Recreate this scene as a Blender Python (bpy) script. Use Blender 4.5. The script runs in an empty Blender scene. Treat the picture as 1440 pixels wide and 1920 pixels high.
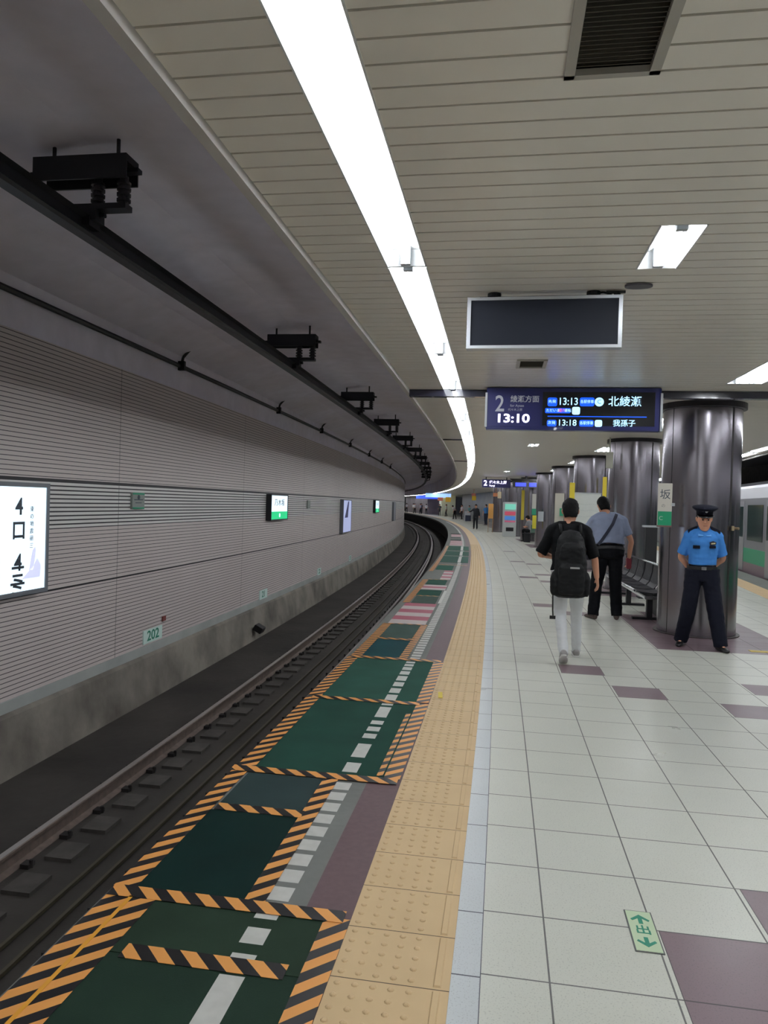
import bpy, bmesh, math, random
from mathutils import Vector, Matrix, noise
random.seed(7)
C = bpy.context.scene.collection
scn = bpy.context.scene
# ------------------------------------------------------------------ camera
YAW, PITCH, ROLL, CAMH, FPX = math.radians(9.5), math.radians(-0.7), math.radians(1.7), 1.6, 1370.0
Fv = Vector((-math.sin(YAW)*math.cos(PITCH), math.cos(YAW)*math.cos(PITCH), math.sin(PITCH)))
R0 = Vector((math.cos(YAW), math.sin(YAW), 0)); U0 = R0.cross(Fv)
Rv = R0*math.cos(ROLL)+U0*math.sin(ROLL); Uv = U0*math.cos(ROLL)-R0*math.sin(ROLL)
cd = bpy.data.cameras.new('camera'); cam = bpy.data.objects.new('camera', cd); C.objects.link(cam)
cd.sensor_fit = 'VERTICAL'; cd.sensor_height = 36.0; cd.sensor_width = 27.0
cd.lens = FPX/1920*36.0; cd.clip_start = 0.05; cd.clip_end = 500
M = Matrix((Rv, Uv, -Fv)).transposed().to_4x4(); M.translation = (0, 0, CAMH)
cam.matrix_world = M; scn.camera = cam
# ------------------------------------------------------------------ world, exposure
w = bpy.data.worlds.new('world'); scn.world = w; w.use_nodes = True
w.node_tree.nodes['Background'].inputs[0].default_value = (0.55, 0.6, 0.7, 1)
w.node_tree.nodes['Background'].inputs[1].default_value = 0.02
vs = scn.view_settings; vs.view_transform = 'Standard'; vs.look = 'None'; vs.gamma = 1.0
vs.exposure = 0.0; vs.use_curve_mapping = False
TUBE = 60.0            # radiance of every fluorescent tube
scn.cycles.max_bounces = 10; scn.cycles.diffuse_bounces = 6; scn.cycles.glossy_bounces = 4
scn.cycles.sample_clamp_indirect = 6.0
# ------------------------------------------------------------------ materials
def lin(c):
    c = c/255.0
    return c/12.92 if c <= 0.04045 else ((c+0.055)/1.055)**2.4
def col(r, g, b): return (lin(r), lin(g), lin(b), 1)
MATS = {}
def mat(name, rgb=(128,128,128), rough=0.6, metal=0.0, spec=0.5, emit=None, es=0.0, var=0.0, vs_=6.0, bump=0.0, bs=40.0, coat=0.0):
    if name in MATS: return MATS[name]
    m = bpy.data.materials.new(name); m.use_nodes = True; MATS[name] = m
    nt = m.node_tree; b = nt.nodes['Principled BSDF']
    c = col(*rgb)
    b.inputs['Base Color'].default_value = c; b.inputs['Roughness'].default_value = rough
    b.inputs['Metallic'].default_value = metal; b.inputs['Specular IOR Level'].default_value = spec
    b.inputs['Coat Weight'].default_value = coat
    if emit: b.inputs['Emission Color'].default_value = col(*emit); b.inputs['Emission Strength'].default_value = es
    tc = nt.nodes.new('ShaderNodeTexCoord')
    if var > 0:
        n = nt.nodes.new('ShaderNodeTexNoise'); n.inputs['Scale'].default_value = vs_; n.inputs['Detail'].default_value = 6
        nt.links.new(tc.outputs['Object'], n.inputs['Vector'])
        r = nt.nodes.new('ShaderNodeMapRange'); r.inputs[1].default_value = .3; r.inputs[2].default_value = .7
        r.inputs[3].default_value = 1-var; r.inputs[4].default_value = 1+var*.6
        nt.links.new(n.outputs['Fac'], r.inputs[0])
        mx = nt.nodes.new('ShaderNodeVectorMath'); mx.operation = 'SCALE'; mx.inputs[0].default_value = c[:3]
        nt.links.new(r.outputs[0], mx.inputs['Scale']); nt.links.new(mx.outputs[0], b.inputs['Base Color'])
    if bump > 0:
        n2 = nt.nodes.new('ShaderNodeTexNoise'); n2.inputs['Scale'].default_value = bs; n2.inputs['Detail'].default_value = 4
        nt.links.new(tc.outputs['Object'], n2.inputs['Vector'])
        bp = nt.nodes.new('ShaderNodeBump'); bp.inputs['Strength'].default_value = bump; bp.inputs['Distance'].default_value = .01
        nt.links.new(n2.outputs['Fac'], bp.inputs['Height']); nt.links.new(bp.outputs[0], b.inputs['Normal'])
    return m
def nd(m, t, **k):
    n = m.node_tree.nodes.new(t)
    for a, v in k.items(): setattr(n, a, v)
    return n
def math_(m, op, a, b=None, c=None):
    n = nd(m, 'ShaderNodeMath', operation=op)
    for i, v in enumerate((a, b, c)):
        if v is None: continue
        if isinstance(v, (int, float)): n.inputs[i].default_value = v
        else: m.node_tree.links.new(v, n.inputs[i])
    return n.outputs[0]
def uvxy(m):
    u = nd(m, 'ShaderNodeUVMap'); s = nd(m, 'ShaderNodeSeparateXYZ')
    m.node_tree.links.new(u.outputs[0], s.inputs[0]); return s.outputs[0], s.outputs[1]
def lines(m, x, org, pitch, width):      # 1 on a line
    f = math_(m, 'FRACT', math_(m, 'DIVIDE', math_(m, 'SUBTRACT', x, org-width/2), pitch))
    return math_(m, 'LESS_THAN', f, width/pitch)
def mixc(m, fac, a, b):
    n = nd(m, 'ShaderNodeMix', data_type='RGBA')
    L = m.node_tree.links
    if isinstance(fac, (int, float)): n.inputs[0].default_value = fac
    else: L.new(fac, n.inputs[0])
    for i, v in ((6, a), (7, b)):
        if isinstance(v, tuple): n.inputs[i].default_value = v
        else: L.new(v, n.inputs[i])
    return n.outputs[2]
def noise_(m, scale, detail=4, vec=None, obj=True):
    n = nd(m, 'ShaderNodeTexNoise'); n.inputs['Scale'].default_value = scale; n.inputs['Detail'].default_value = detail
    if vec is None:
        tc = nd(m, 'ShaderNodeTexCoord'); vec = tc.outputs['Object']
    m.node_tree.links.new(vec, n.inputs['Vector']); return n.outputs['Fac']
def setin(m, name, out): m.node_tree.links.new(out, m.node_tree.nodes['Principled BSDF'].inputs[name])

def tile_mat(name, rgb, grout, u0, up, s0, sp, rough=.28, speck=.12, gw=.0065):
    m = mat(name, rgb, rough, spec=.5)
    u, s = uvxy(m)
    g = math_(m, 'MAXIMUM', lines(m, u, u0, up, gw), lines(m, s, s0, sp, gw))
    n1 = noise_(m, 160, 2); n2 = noise_(m, 1.3, 5)
    base = mixc(m, math_(m, 'MULTIPLY', math_(m, 'GREATER_THAN', n1, .62), .5), col(*rgb), col(*[int(v*.72) for v in rgb]))
    base = mixc(m, math_(m, 'MULTIPLY', n2, .35), base, col(*[int(v*.82) for v in rgb]))
    setin(m, 'Base Color', mixc(m, g, base, col(*grout)))
    setin(m, 'Roughness', math_(m, 'ADD', math_(m, 'MULTIPLY', n2, .25), math_(m, 'ADD', rough-.08, math_(m, 'MULTIPLY', g, .4))))
    return m
S0, SP, UP = 2.51, 0.397, 0.41
FLOORM = tile_mat('pale speckled platform tile', (213,214,203), (104,102,100), .20, UP, S0, SP)
BROWNM = tile_mat('brown platform tile', (122,102,108), (80,76,76), .63, UP, S0, SP, .3)
STRIPM = tile_mat('bluish strip tile', (200,205,207), (92,92,100), -.03, 10, S0-.02, SP, .28)
def wall_mat():
    m = mat('ribbed wall panel', (128,118,114), .5, spec=.4)
    s, z = uvxy(m)
    P = 0.0475
    band = math_(m, 'MULTIPLY', math_(m, 'GREATER_THAN', z, 1.21), math_(m, 'LESS_THAN', z, 1.73))
    thin = lines(m, z, 1.73, P, .007); thick = lines(m, z, 1.73, P, .016)
    g = math_(m, 'MAXIMUM', thin, math_(m, 'MULTIPLY', thick, band))
    g = math_(m, 'MAXIMUM', g, math_(m, 'LESS_THAN', math_(m, 'ABSOLUTE', math_(m, 'SUBTRACT', z, 1.745)), .014))
    g = math_(m, 'MAXIMUM', g, math_(m, 'LESS_THAN', math_(m, 'ABSOLUTE', math_(m, 'SUBTRACT', z, .535)), .011))
    j = lines(m, s, 8.8, 4.85, .02)
    n = noise_(m, .9, 6)
    base = mixc(m, band, col(216,206,202), col(236,236,232))
    base = mixc(m, math_(m, 'MULTIPLY', n, .5), base, col(190,178,174))
    base = mixc(m, math_(m, 'MULTIPLY', j, .55), base, col(110,104,100))
    setin(m, 'Base Color', mixc(m, g, base, col(26,22,28)))
    b = nd(m, 'ShaderNodeBump'); b.inputs['Strength'].default_value = .6; b.inputs['Distance'].default_value = .01; b.invert = True
    m.node_tree.links.new(g, b.inputs['Height']); setin(m, 'Normal', b.outputs[0])
    return m
WALLM = wall_mat()
def concrete(name, rgb, stain=(70,58,46), amt=.6, sc=.8, bump=.4):
    m = mat(name, rgb, .85, spec=.25)
    n = noise_(m, sc, 8); n2 = noise_(m, sc*9, 6)
    f = math_(m, 'MULTIPLY', math_(m, 'SUBTRACT', n, .38), amt*2.4)
    f = math_(m, 'MINIMUM', math_(m, 'MAXIMUM', f, 0), 1)
    base = mixc(m, f, col(*rgb), col(*stain))
    base = mixc(m, math_(m, 'MULTIPLY', n2, .35), base, col(*[int(v*.6) for v in rgb]))
    setin(m, 'Base Color', base)
    b = nd(m, 'ShaderNodeBump'); b.inputs['Strength'].default_value = bump; b.inputs['Distance'].default_value = .02
    m.node_tree.links.new(n2, b.inputs['Height']); setin(m, 'Normal', b.outputs[0])
    return m
VAULTM = concrete('track vault concrete', (238,234,246), (204,188,180), .5, .45, .2)
CURBM = concrete('stained curb concrete', (150,144,134), (50,45,42), .9, 1.3)
BEDM = concrete('track bed concrete', (72,68,64), (36,34,33), .8, .8)
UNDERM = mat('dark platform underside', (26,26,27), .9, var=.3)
EDGEM = concrete('grey edge concrete', (120,122,118), (96,96,92), .4, 2.0, .15)
PURPM = mat('purple brown edge tile', (94,74,77), .6, spec=.3, var=.12, vs_=30)
def tape_mat():
    m = mat('black and orange hazard tape', (224,150,70), .42, spec=.5)
    a, l = uvxy(m)     # a across (m), l along (m)
    f = math_(m, 'FRACT', math_(m, 'DIVIDE', math_(m, 'ADD', l, math_(m, 'MULTIPLY', a, 1.0)), .122))
    st = math_(m, 'LESS_THAN', f, .5)
    setin(m, 'Base Color', mixc(m, st, col(226,156,80), col(22,20,22)))
    setin(m, 'Roughness', math_(m, 'MULTIPLY_ADD', st, -.12, .5))
    return m
TAPEM = tape_mat()
TACTM = None
def tact_mat():
    m = mat('yellow tactile block', (206,180,138), .62, spec=.35)
    u, s = uvxy(m)
    g = lines(m, s, .29, .3, .004)
    n = noise_(m, 5, 6)
    setin(m, 'Base Color', mixc(m, g, mixc(m, math_(m, 'MULTIPLY', n, .5), col(214,186,144), col(184,156,116)), col(78,62,46)))
    return m
TACTM = tact_mat()
def slat_mat():
    m = mat('ceiling slat enamel', (240,234,226), .3, spec=.5)
    n = noise_(m, .6, 4)
    setin(m, 'Base Color', mixc(m, math_(m, 'MULTIPLY', n, .3), col(242,237,228), col(226,219,209)))
    n3 = noise_(m, 3, 2); b = nd(m, 'ShaderNodeBump'); b.inputs['Strength'].default_value = .12; b.inputs['Distance'].default_value = .01
    m.node_tree.links.new(n3, b.inputs['Height']); setin(m, 'Normal', b.outputs[0])
    return m
SLATM = slat_mat()
def steel(name, rgb=(140,136,142), rough=.22):
    m = mat(name, rgb, rough, metal=.95)
    tc = nd(m, 'ShaderNodeTexCoord'); mp = nd(m, 'ShaderNodeMapping'); mp.inputs['Scale'].default_value = (14, 14, .5)
    m.node_tree.links.new(tc.outputs['Object'], mp.inputs[0])
    n = noise_(m, 1.0, 4, mp.outputs[0])
    setin(m, 'Roughness', math_(m, 'MULTIPLY_ADD', n, .05, rough-.02))
    mp2 = nd(m, 'ShaderNodeMapping'); mp2.inputs['Scale'].default_value = (4, 4, .5)
    m.node_tree.links.new(tc.outputs['Object'], mp2.inputs[0])
    n2 = noise_(m, 1.0, 3, mp2.outputs[0])
    b = nd(m, 'ShaderNodeBump'); b.inputs['Strength'].default_value = .16; b.inputs['Distance'].default_value = .02
    m.node_tree.links.new(n2, b.inputs['Height']); setin(m, 'Normal', b.outputs[0])
    return m
STEEL = steel('brushed stainless steel')
DKMET = mat('dark painted metal', (38,38,42), .5, .3)
BLACK = mat('black plastic', (16,16,18), .5)
WHITE = mat('white enamel', (225,227,228), .4)
LTGREY = mat('light grey metal', (176,180,184), .4, .2)
TUBEM = mat('fluorescent tube', (255,255,255), .5, emit=(246,250,255), es=TUBE)
RAILM = mat('rusty rail steel', (120,106,98), .5, .3, var=.25, vs_=14)
RAILTOP = mat('polished rail head', (190,184,180), .42, .9)
# ------------------------------------------------------------------ helpers
R = 510.0
def P(u, s, z=0.0):
    a = s/R
    return Vector((-R+(R+u)*math.cos(a), (R+u)*math.sin(a), z))
def ang(s): return s/R          # rotation about z of the local frame at s
def link(name, me, m=None, parent=None, smooth=False):
    o = bpy.data.objects.new(name, me); C.objects.link(o)
    if m is not None:
        for x in (m if isinstance(m, (list, tuple)) else [m]): me.materials.append(x)
    if parent is not None: o.parent = parent
    if smooth:
        for p in me.polygons: p.use_smooth = True
    return o
def mesh(name, vs_, fs, m=None, parent=None, uvs=None, mi=None, smooth=False):
    me = bpy.data.meshes.new(name); me.from_pydata([tuple(v) for v in vs_], [], fs)
    if mi: 
        for p, k in zip(me.polygons, mi): p.material_index = k
    if uvs:
        ul = me.uv_layers.new(name='UVMap')
        for l in me.loops: ul.data[l.index].uv = uvs[l.vertex_index]
    me.update()
    return link(name, me, m, parent, smooth)
def tag(o, label, cat, group=None, kind=None):
    if label: o['label'] = label
    if cat: o['category'] = cat
    if group: o['group'] = group
    if kind: o['kind'] = kind
    return o
def empty(name, loc, rz, label, cat, group=None):
    o = bpy.data.objects.new(name, None); C.objects.link(o); o.location = loc; o.rotation_euler = (0, 0, rz)
    o.empty_display_size = .1
    return tag(o, label, cat, group)
def struct(o, label=None):
    o['kind'] = 'structure'
    if label: o['label'] = label
    return o
def srange(s0, s1, d):
    n = max(1, int(round((s1-s0)/d))); return [s0+(s1-s0)*i/n for i in range(n+1)]
def sweep(name, prof, s0, s1, m, closed=True, d=1.0, parent=None, uvmode='along', pos=None):
    """prof: list of (u,z) swept along the curve; UV = (s, arc) or (u, s)"""
    pos = pos or P
    ss = srange(s0, s1, d); n = len(prof); V = []; UV = []; Fs = []
    acc = [0]
    for i in range(1, n): acc.append(acc[-1]+math.dist(prof[i], prof[i-1]))
    for s in ss:
        for i, (u, z) in enumerate(prof):
            V.append(pos(u, s, z))
            UV.append((s, z) if uvmode == 'sz' else ((u, s) if uvmode == 'us' else (s, acc[i])))
    k = n if closed else n-1
    for j in range(len(ss)-1):
        for i in range(k):
            a = j*n+i; b = j*n+(i+1) % n
            Fs.append((a, b, b+n, a+n))
    if closed:
        Fs.append(tuple(range(n-1, -1, -1))); e = (len(ss)-1)*n; Fs.append(tuple(range(e, e+n)))
    return mesh(name, V, Fs, m, parent, UV)
def cbox(name, u0, u1, s0, s1, z0, z1, m, parent=None, d=1.0, uvmode='us'):
    return sweep(name, [(u0, z0), (u1, z0), (u1, z1), (u0, z1)], s0, s1, m, True, d, parent, uvmode)
class MB:
    def __init__(self): self.v = []; self.f = []; self.mi = []
    def add(self, vs_, fs, k=0):
        b = len(self.v); self.v += [Vector(x) for x in vs_]; self.f += [tuple(i+b for i in f) for f in fs]; self.mi += [k]*len(fs)
    def box(self, x0, x1, y0, y1, z0, z1, k=0, mtx=None):
        vs_ = [Vector((x, y, z)) for z in (z0, z1) for x, y in ((x0, y0), (x1, y0), (x1, y1), (x0, y1))]
        if mtx: vs_ = [mtx @ v for v in vs_]
        self.add(vs_, [(3, 2, 1, 0), (4, 5, 6, 7), (0, 1, 5, 4), (1, 2, 6, 5), (2, 3, 7, 6), (3, 0, 4, 7)], k)
    def cyl(self, a, b, r, n=12, r2=None, k=0):
        a, b = Vector(a), Vector(b); r2 = r if r2 is None else r2
        d = (b-a).normalized(); x = d.orthogonal().normalized(); y = d.cross(x)
        vs_ = []
        for c, q in ((a, r), (b, r2)):
            for i in range(n):
                t = 2*math.pi*i/n; vs_.append(c+x*(q*math.cos(t))+y*(q*math.sin(t)))
        self.add(vs_, [(i, (i+1) % n, n+(i+1) % n, n+i) for i in range(n)]+[tuple(range(n-1, -1, -1)), tuple(range(n, 2*n))], k)
    def tube(self, pts, r, n=8, k=0):
        for a, b in zip(pts, pts[1:]): self.cyl(a, b, r, n, k=k)
    def prism(self, pts, z0, z1, k=0):
        n = len(pts)
        self.add([(x, y, z0) for x, y in pts]+[(x, y, z1) for x, y in pts],
                 [tuple(range(n-1, -1, -1)), tuple(range(n, 2*n))]+[(i, (i+1) % n, n+(i+1) % n, n+i) for i in range(n)], k)
    def build(self, name, m, parent=None, smooth=False, bevel=0):
        o = mesh(name, self.v, self.f, m, parent, None, self.mi, smooth)
        if bevel:
            bm = bmesh.new(); bm.from_mesh(o.data)
            bmesh.ops.remove_doubles(bm, verts=bm.verts, dist=1e-5)
            bmesh.ops.bevel(bm, geom=list(bm.edges), offset=bevel, segments=2, affect='EDGES', clamp_overlap=True)
            bm.to_mesh(o.data); bm.free()
        return o
def copy_tree(o, parent=None):
    c = o.copy(); C.objects.link(c); c.parent = parent
    for ch in [x for x in bpy.data.objects if x.parent == o]: copy_tree(ch, c)
    return c
def text(name, s, size, m, parent, loc, rot=(math.pi/2, 0, 0), align='LEFT', ext=.001, sx=1.0, bold=0.0, label=None):
    cu = bpy.data.curves.new(name, 'FONT'); cu.body = s; cu.size = size; cu.extrude = ext; cu.align_x = align; cu.align_y = 'CENTER'
    cu.offset = bold; cu.resolution_u = 3
    t = bpy.data.objects.new(name, cu); C.objects.link(t)
    dg = bpy.context.evaluated_depsgraph_get(); dg.update()
    me = bpy.data.meshes.new_from_object(t.evaluated_get(dg)); bpy.data.objects.remove(t); bpy.data.curves.remove(cu)
    o = link(name, me, m, parent); me.materials.clear(); me.materials.append(m)
    o.location = loc; o.rotation_euler = rot; o.scale = (sx, 1, 1)
    if label: o['label'] = label
    return o
ORD = ['nearest','second','third','fourth','fifth','sixth','seventh','eighth','ninth','tenth','eleventh','twelfth','thirteenth','fourteenth','fifteenth','sixteenth','seventeenth','eighteenth','nineteenth','twentieth']
def nth(i): return ORD[i] if i < len(ORD) else None
SB, SE = -14.0, 165.0
ZC = 3.03
def ur(s):           # right platform edge
    y = s; x = 4.88+.074*y
    for _ in range(3): y = (R+x)*math.sin(s/R)*1.0; x = 4.88+.074*y
    return min(math.hypot(x+R, y)-R, 9.4)
def offs(s): return P(0, s)
# ================================================================== SETTING
# floor with brown tiles
brown = {(0,12),(1,10),(0,0),(0,-1),(1,1),(4,11),(0,24),(1,22),(0,36),(1,34),(1,38),(3,-3),(0,48),(1,46),(0,60),(4,23),(4,35),(3,9),(5,21)}
def build_floor():
    V = []; UV = []; Fs = []; MI = []
    j0 = int((SB-S0)/SP); j1 = int((SE-S0)/SP)
    for j in range(j0, j1):
        s0, s1 = S0+j*SP, S0+(j+1)*SP
        us = [-.03, .22]+[.63+UP*i for i in range(40)]
        for i in range(len(us)-1):
            a, b = us[i], us[i+1]; e0, e1 = ur(s0)-1.05, ur(s1)-1.05
            if a >= min(e0, e1): continue
            b0, b1 = min(b, e0), min(b, e1)
            if i+2 < len(us) and us[i+1] >= min(e0, e1): b0, b1 = e0, e1
            k = len(V); V += [P(a, s0), P(b0, s0), P(b1, s1), P(a, s1)]; UV += [(a, s0), (b0, s0), (b1, s1), (a, s1)]
            ti = i-2+0
            # tile column 0 starts at u=.63
            Fs.append((k, k+1, k+2, k+3)); MI.append(1 if ((i-2, j) in brown or (abs(a-1.86) < .05 and 16 <= j < 19) or (a > 1.8 and a < 3.1 and 16 <= j <= 22) or (1.8 < a < 3.1 and j > 26 and (j-16) % 13 < 7)) else 0)
    return struct(mesh('floor', V, Fs, [FLOORM, BROWNM], None, UV, MI), 'pale speckled tile platform floor with scattered brown tiles')
build_floor()
struct(sweep('platform_edge', [(-.72, -.12), (-.72, 0), (-1.53, 0), (-1.53, -.14), (-.75, -.14)], SB, SE, EDGEM, True, 1.5, None, 'us'), 'grey concrete platform edge beside the track')
struct(cbox('edge_tile_band', -.72, -.53, SB, SE, -.1, .0005, PURPM, d=1.5), 'purple brown tile band beside the tactile paving')
struct(cbox('tile_border', -.13, -.03, SB, SE, -.1, .0, STRIPM, d=1.0), 'narrow bluish tile border beside the tactile paving')
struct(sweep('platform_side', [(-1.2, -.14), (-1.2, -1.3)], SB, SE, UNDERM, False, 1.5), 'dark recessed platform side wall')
# tactile paving
def tactile(name, u0, sgn, s0, s1, sdome, label):
    V = []; UV = []; Fs = []
    us = [u0, u0+sgn*.40]
    ss = srange(s0, s1, 1.0)
    for s in ss:
        for u in us: V.append(P(u, s, .003)); UV.append((u, s))
    for j in range(len(ss)-1):
        f = (j*2, j*2+1, j*2+3, j*2+2); Fs.append(f if sgn > 0 else f[::-1])
    t = s0
    k = math.ceil((1.3-.29)/.3)
    s = .29+.3*k
    while s < sdome:
        near = s < 8
        for a in range(5):
            u = u0+sgn*(.03+a*.06)
            for b in range(5):
                sc = s+.03+.06*b; n = 8 if near else 5; base = len(V); pc = P(u, sc, 0)
                rings = ((.0125, .003), (.0095, .0065), (.005, .008)) if near else ((.012, .003), (.007, .008))
                for r, z in rings:
                    for q in range(n):
                        V.append((pc.x+r*math.cos(2*math.pi*q/n), pc.y+r*math.sin(2*math.pi*q/n), z)); UV.append((u, sc))
                for rr in range(len(rings)-1):
                    for q in range(n):
                        Fs.append((base+rr*n+q, base+rr*n+(q+1) % n, base+(rr+1)*n+(q+1) % n, base+(rr+1)*n+q))
                Fs.append(tuple(base+(len(rings)-1)*n+q for q in range(n)))
        base = len(V); ua, ub = u0+sgn*.345, u0+sgn*.372
        if sgn < 0: ua, ub = ub, ua
        for z, e in ((.003, 0), (.008, .004)):
            for (u, sq) in ((ua+e, s+.012+e), (ub-e, s+.012+e), (ub-e, s+.288-e), (ua+e, s+.288-e)):
                V.append(P(u, sq, z)); UV.append((u, sq))
        Fs += [(base+q, base+(q+1) % 4, base+4+(q+1) % 4, base+4+q) for q in range(4)]+[(base+4, base+5, base+6, base+7)]
        s += .3
    return struct(mesh(name, V, Fs, TACTM, None, UV), label)
tactile('tactile_paving', -.53, 1, SB, SE, 30, 'yellow tactile paving with domes and a bar along the platform')
# right side strips
def rsweep(name, prof, s0, s1, m, closed=True, uvmode='us'):
    return sweep(name, prof, s0, s1, m, closed, 1.0, None, uvmode, pos=lambda u, s, z: P(ur(s)+u, s, z))
struct(rsweep('tactile_paving', [(-1.05, -.05), (-.6, -.05), (-.6, .004), (-1.05, .004)], SB, 90, TACTM), 'yellow tactile paving along the far side platform edge')
struct(rsweep('platform_edge', [(-.6, -.1), (0, -.1), (0, .002), (-.6, .002)], SB, 90, EDGEM), 'grey platform edge beside the train')
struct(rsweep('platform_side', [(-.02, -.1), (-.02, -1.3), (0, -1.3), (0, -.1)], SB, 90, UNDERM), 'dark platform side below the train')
# track bed, wall, vault
struct(sweep('track_bed', [(-1.2, -1.26), (-2.1, -1.26), (-2.1, -1.22), (-3.95, -1.22), (-3.95, -1.27), (-4.8, -1.24)][::-1], SB, SE, BEDM, False, 1.5, None, 'us'), 'dark concrete track bed')
struct(sweep('wall_left', [(-4.85, -.50), (-4.85, 3.22)], SB, SE, WALLM, False, 1.0, None, 'sz'), 'ribbed grey panel wall across the track')
struct(sweep('baseboard_left', [(-4.9, -.62), (-4.835, -.62), (-4.835, -.50), (-4.86, -.50)], SB, SE, mat('grey base strip', (168,172,168), .7, var=.15, vs_=2), True, 1.0), 'plain grey strip under the ribbed wall panels')
struct(sweep('curb_left', [(-4.72, -1.27), (-4.80, -.66), (-4.84, -.62), (-4.9, -.62)], SB, SE, CURBM, False, 1.0), 'stained rough concrete curb at the wall foot')
struct(sweep('wall_upper_left', [(-4.85, 3.22), (-4.89, 3.235), (-4.89, 3.76), (-4.2, 3.98), (-3.05, 4.15), (-1.21, 4.15), (-1.21, 2.99)], SB, SE, VAULTM, False, 1.0), 'bare concrete vault over the track')
struct(sweep('trim_1', [(-1.215, 2.985), (-1.165, 2.985), (-1.165, 3.06), (-1.215, 3.06)], SB, SE, mat('edge trim', (190,186,182), .5), True, 1.0), 'pale metal trim along the ceiling edge over the track')
# ceiling slats
PIT = .1348; G0 = 2.093
LB = [(G0+PIT*k, G0+PIT*(k+10)) for k in (38, 76, 114, 152, 190, 228, 266, 304)]    # double lamp row
LA = [(G0+PIT*k, G0+PIT*(k+5)) for k in (13, 60+49, 205, 300)]
LB = [(G0+PIT*k, G0+PIT*(k+10)) for k in (0, 38, 72, 113, 151, 189, 227, 265, 303)]
SLATHOLES = [(-.735, -.505, -99, 999)]
for a, b in LA: SLATHOLES.append((.735, .955, a, b))
for a, b in LB: SLATHOLES.append((2.42, 2.78, a, b))
VENT = (.16, .44, G0-PIT*4, G0+PIT*3); VENT2 = (.12, .39, G0+PIT*38, G0+PIT*41)
SLATHOLES += [VENT, VENT2]
def build_ceiling():
    V = []; Fs = []; MI = []
    def q(pts, mi):
        k = len(V); V.extend(pts); Fs.append((k, k+1, k+2, k+3)); MI.append(mi)
    k = int((SB-G0)/PIT)
    while G0+PIT*k < SE:
        s0, s1 = G0+PIT*k, G0+PIT*(k+1); far = s0 > 60
        e = ur(s0)-.35
        cuts = [(-1.165, e)]
        for (a, b, c, d) in SLATHOLES+([(ur(s0)-.75, ur(s0)-.5, -99, 999)]):
            if c < (s0+s1)/2 < d:
                new = []
                for x, y in cuts:
                    if b <= x or a >= y: new.append((x, y)); continue
                    if x < a: new.append((x, a))
                    if b < y: new.append((b, y))
                cuts = new
        g = .006
        for x, y in cuts:
            n = 1 if y-x < 2 else 3
            for i in range(n):
                a, b = x+(y-x)*i/n, x+(y-x)*(i+1)/n
                q([P(a, s0+g, ZC), P(a, s1-g, ZC), P(b, s1-g, ZC), P(b, s0+g, ZC)], 0)
                if not far:
                    q([P(a, s1-g, ZC), P(a, s1-g, ZC+.02), P(b, s1-g, ZC+.02), P(b, s1-g, ZC)], 0)
                    q([P(a, s0+g, ZC+.02), P(a, s0+g, ZC), P(b, s0+g, ZC), P(b, s0+g, ZC+.02)], 0)
                q([P(a, s1-g, ZC+.02), P(a, s1+g, ZC+.02), P(b, s1+g, ZC+.02), P(b, s1-g, ZC+.02)], 1)
        k += 1
    return struct(mesh('ceiling', V, Fs, [SLATM, mat('slat gap', (22,20,18), .9)], None, None, MI), 'beige slatted metal ceiling over the platform')
build_ceiling()
struct(sweep('ceiling_void', [(-1.2, 3.3), (9.4, 3.3)], SB, SE, mat('dark void', (30,30,32), .9), False, 3.0), 'dark void above the slatted ceiling')
# downstand beam and joints
bm_ = MB()
def beam(s, th, z0, name, label, u0=-1.16, u1=None):
    u1 = u1 if u1 is not None else ur(s)-.35
    o = cbox(name, u0, u1, s, s+th, z0, ZC+.01, mat('glossy dark beam', (30,30,44), .18, coat=.6), d=th)
    return struct(o, label)
beam(9.08, .12, 2.945, 'trim_2', 'dark glossy downstand beam across the ceiling')
beam(15.9, .05, 3.005, 'trim_3', 'dark joint bar across the ceiling left of the lamps', u1=-.74)
beam(23.6, .06, 3.005, 'trim_4', 'dark joint bar further along the ceiling left of the lamps', u1=-.74)
# right side: track void, wall
RW = mat('right tunnel wall', (110,106,104), .8, var=.2)
rs = lambda name, prof, m, label: struct(rsweep(name, prof, SB, 90, m, False, 'sz'), label)
rs('wall_right', [(3.4, -1.3), (3.4, 4.2), (-.3, 4.2), (-.3, 2.98), (-.36, 2.98), (-.36, 3.06)], RW, 'dark tunnel wall and soffit beyond the train')
rs('track_bed_right', [(0, -1.25), (3.4, -1.25)], BEDM, 'track bed under the train')
# end walls
for nm, s, lb in (('wall_back', SB+.02, 'dark end of the station behind'), ('wall_front', SE-.3, 'dark far end of the tunnel')):
    struct(mesh(nm, [P(-6, s, -1.5), P(14, s, -1.5), P(14, s, 4.4), P(-6, s, 4.4)], [(0, 1, 2, 3)], mat('end wall', (70,70,70), .8)), lb)
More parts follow.
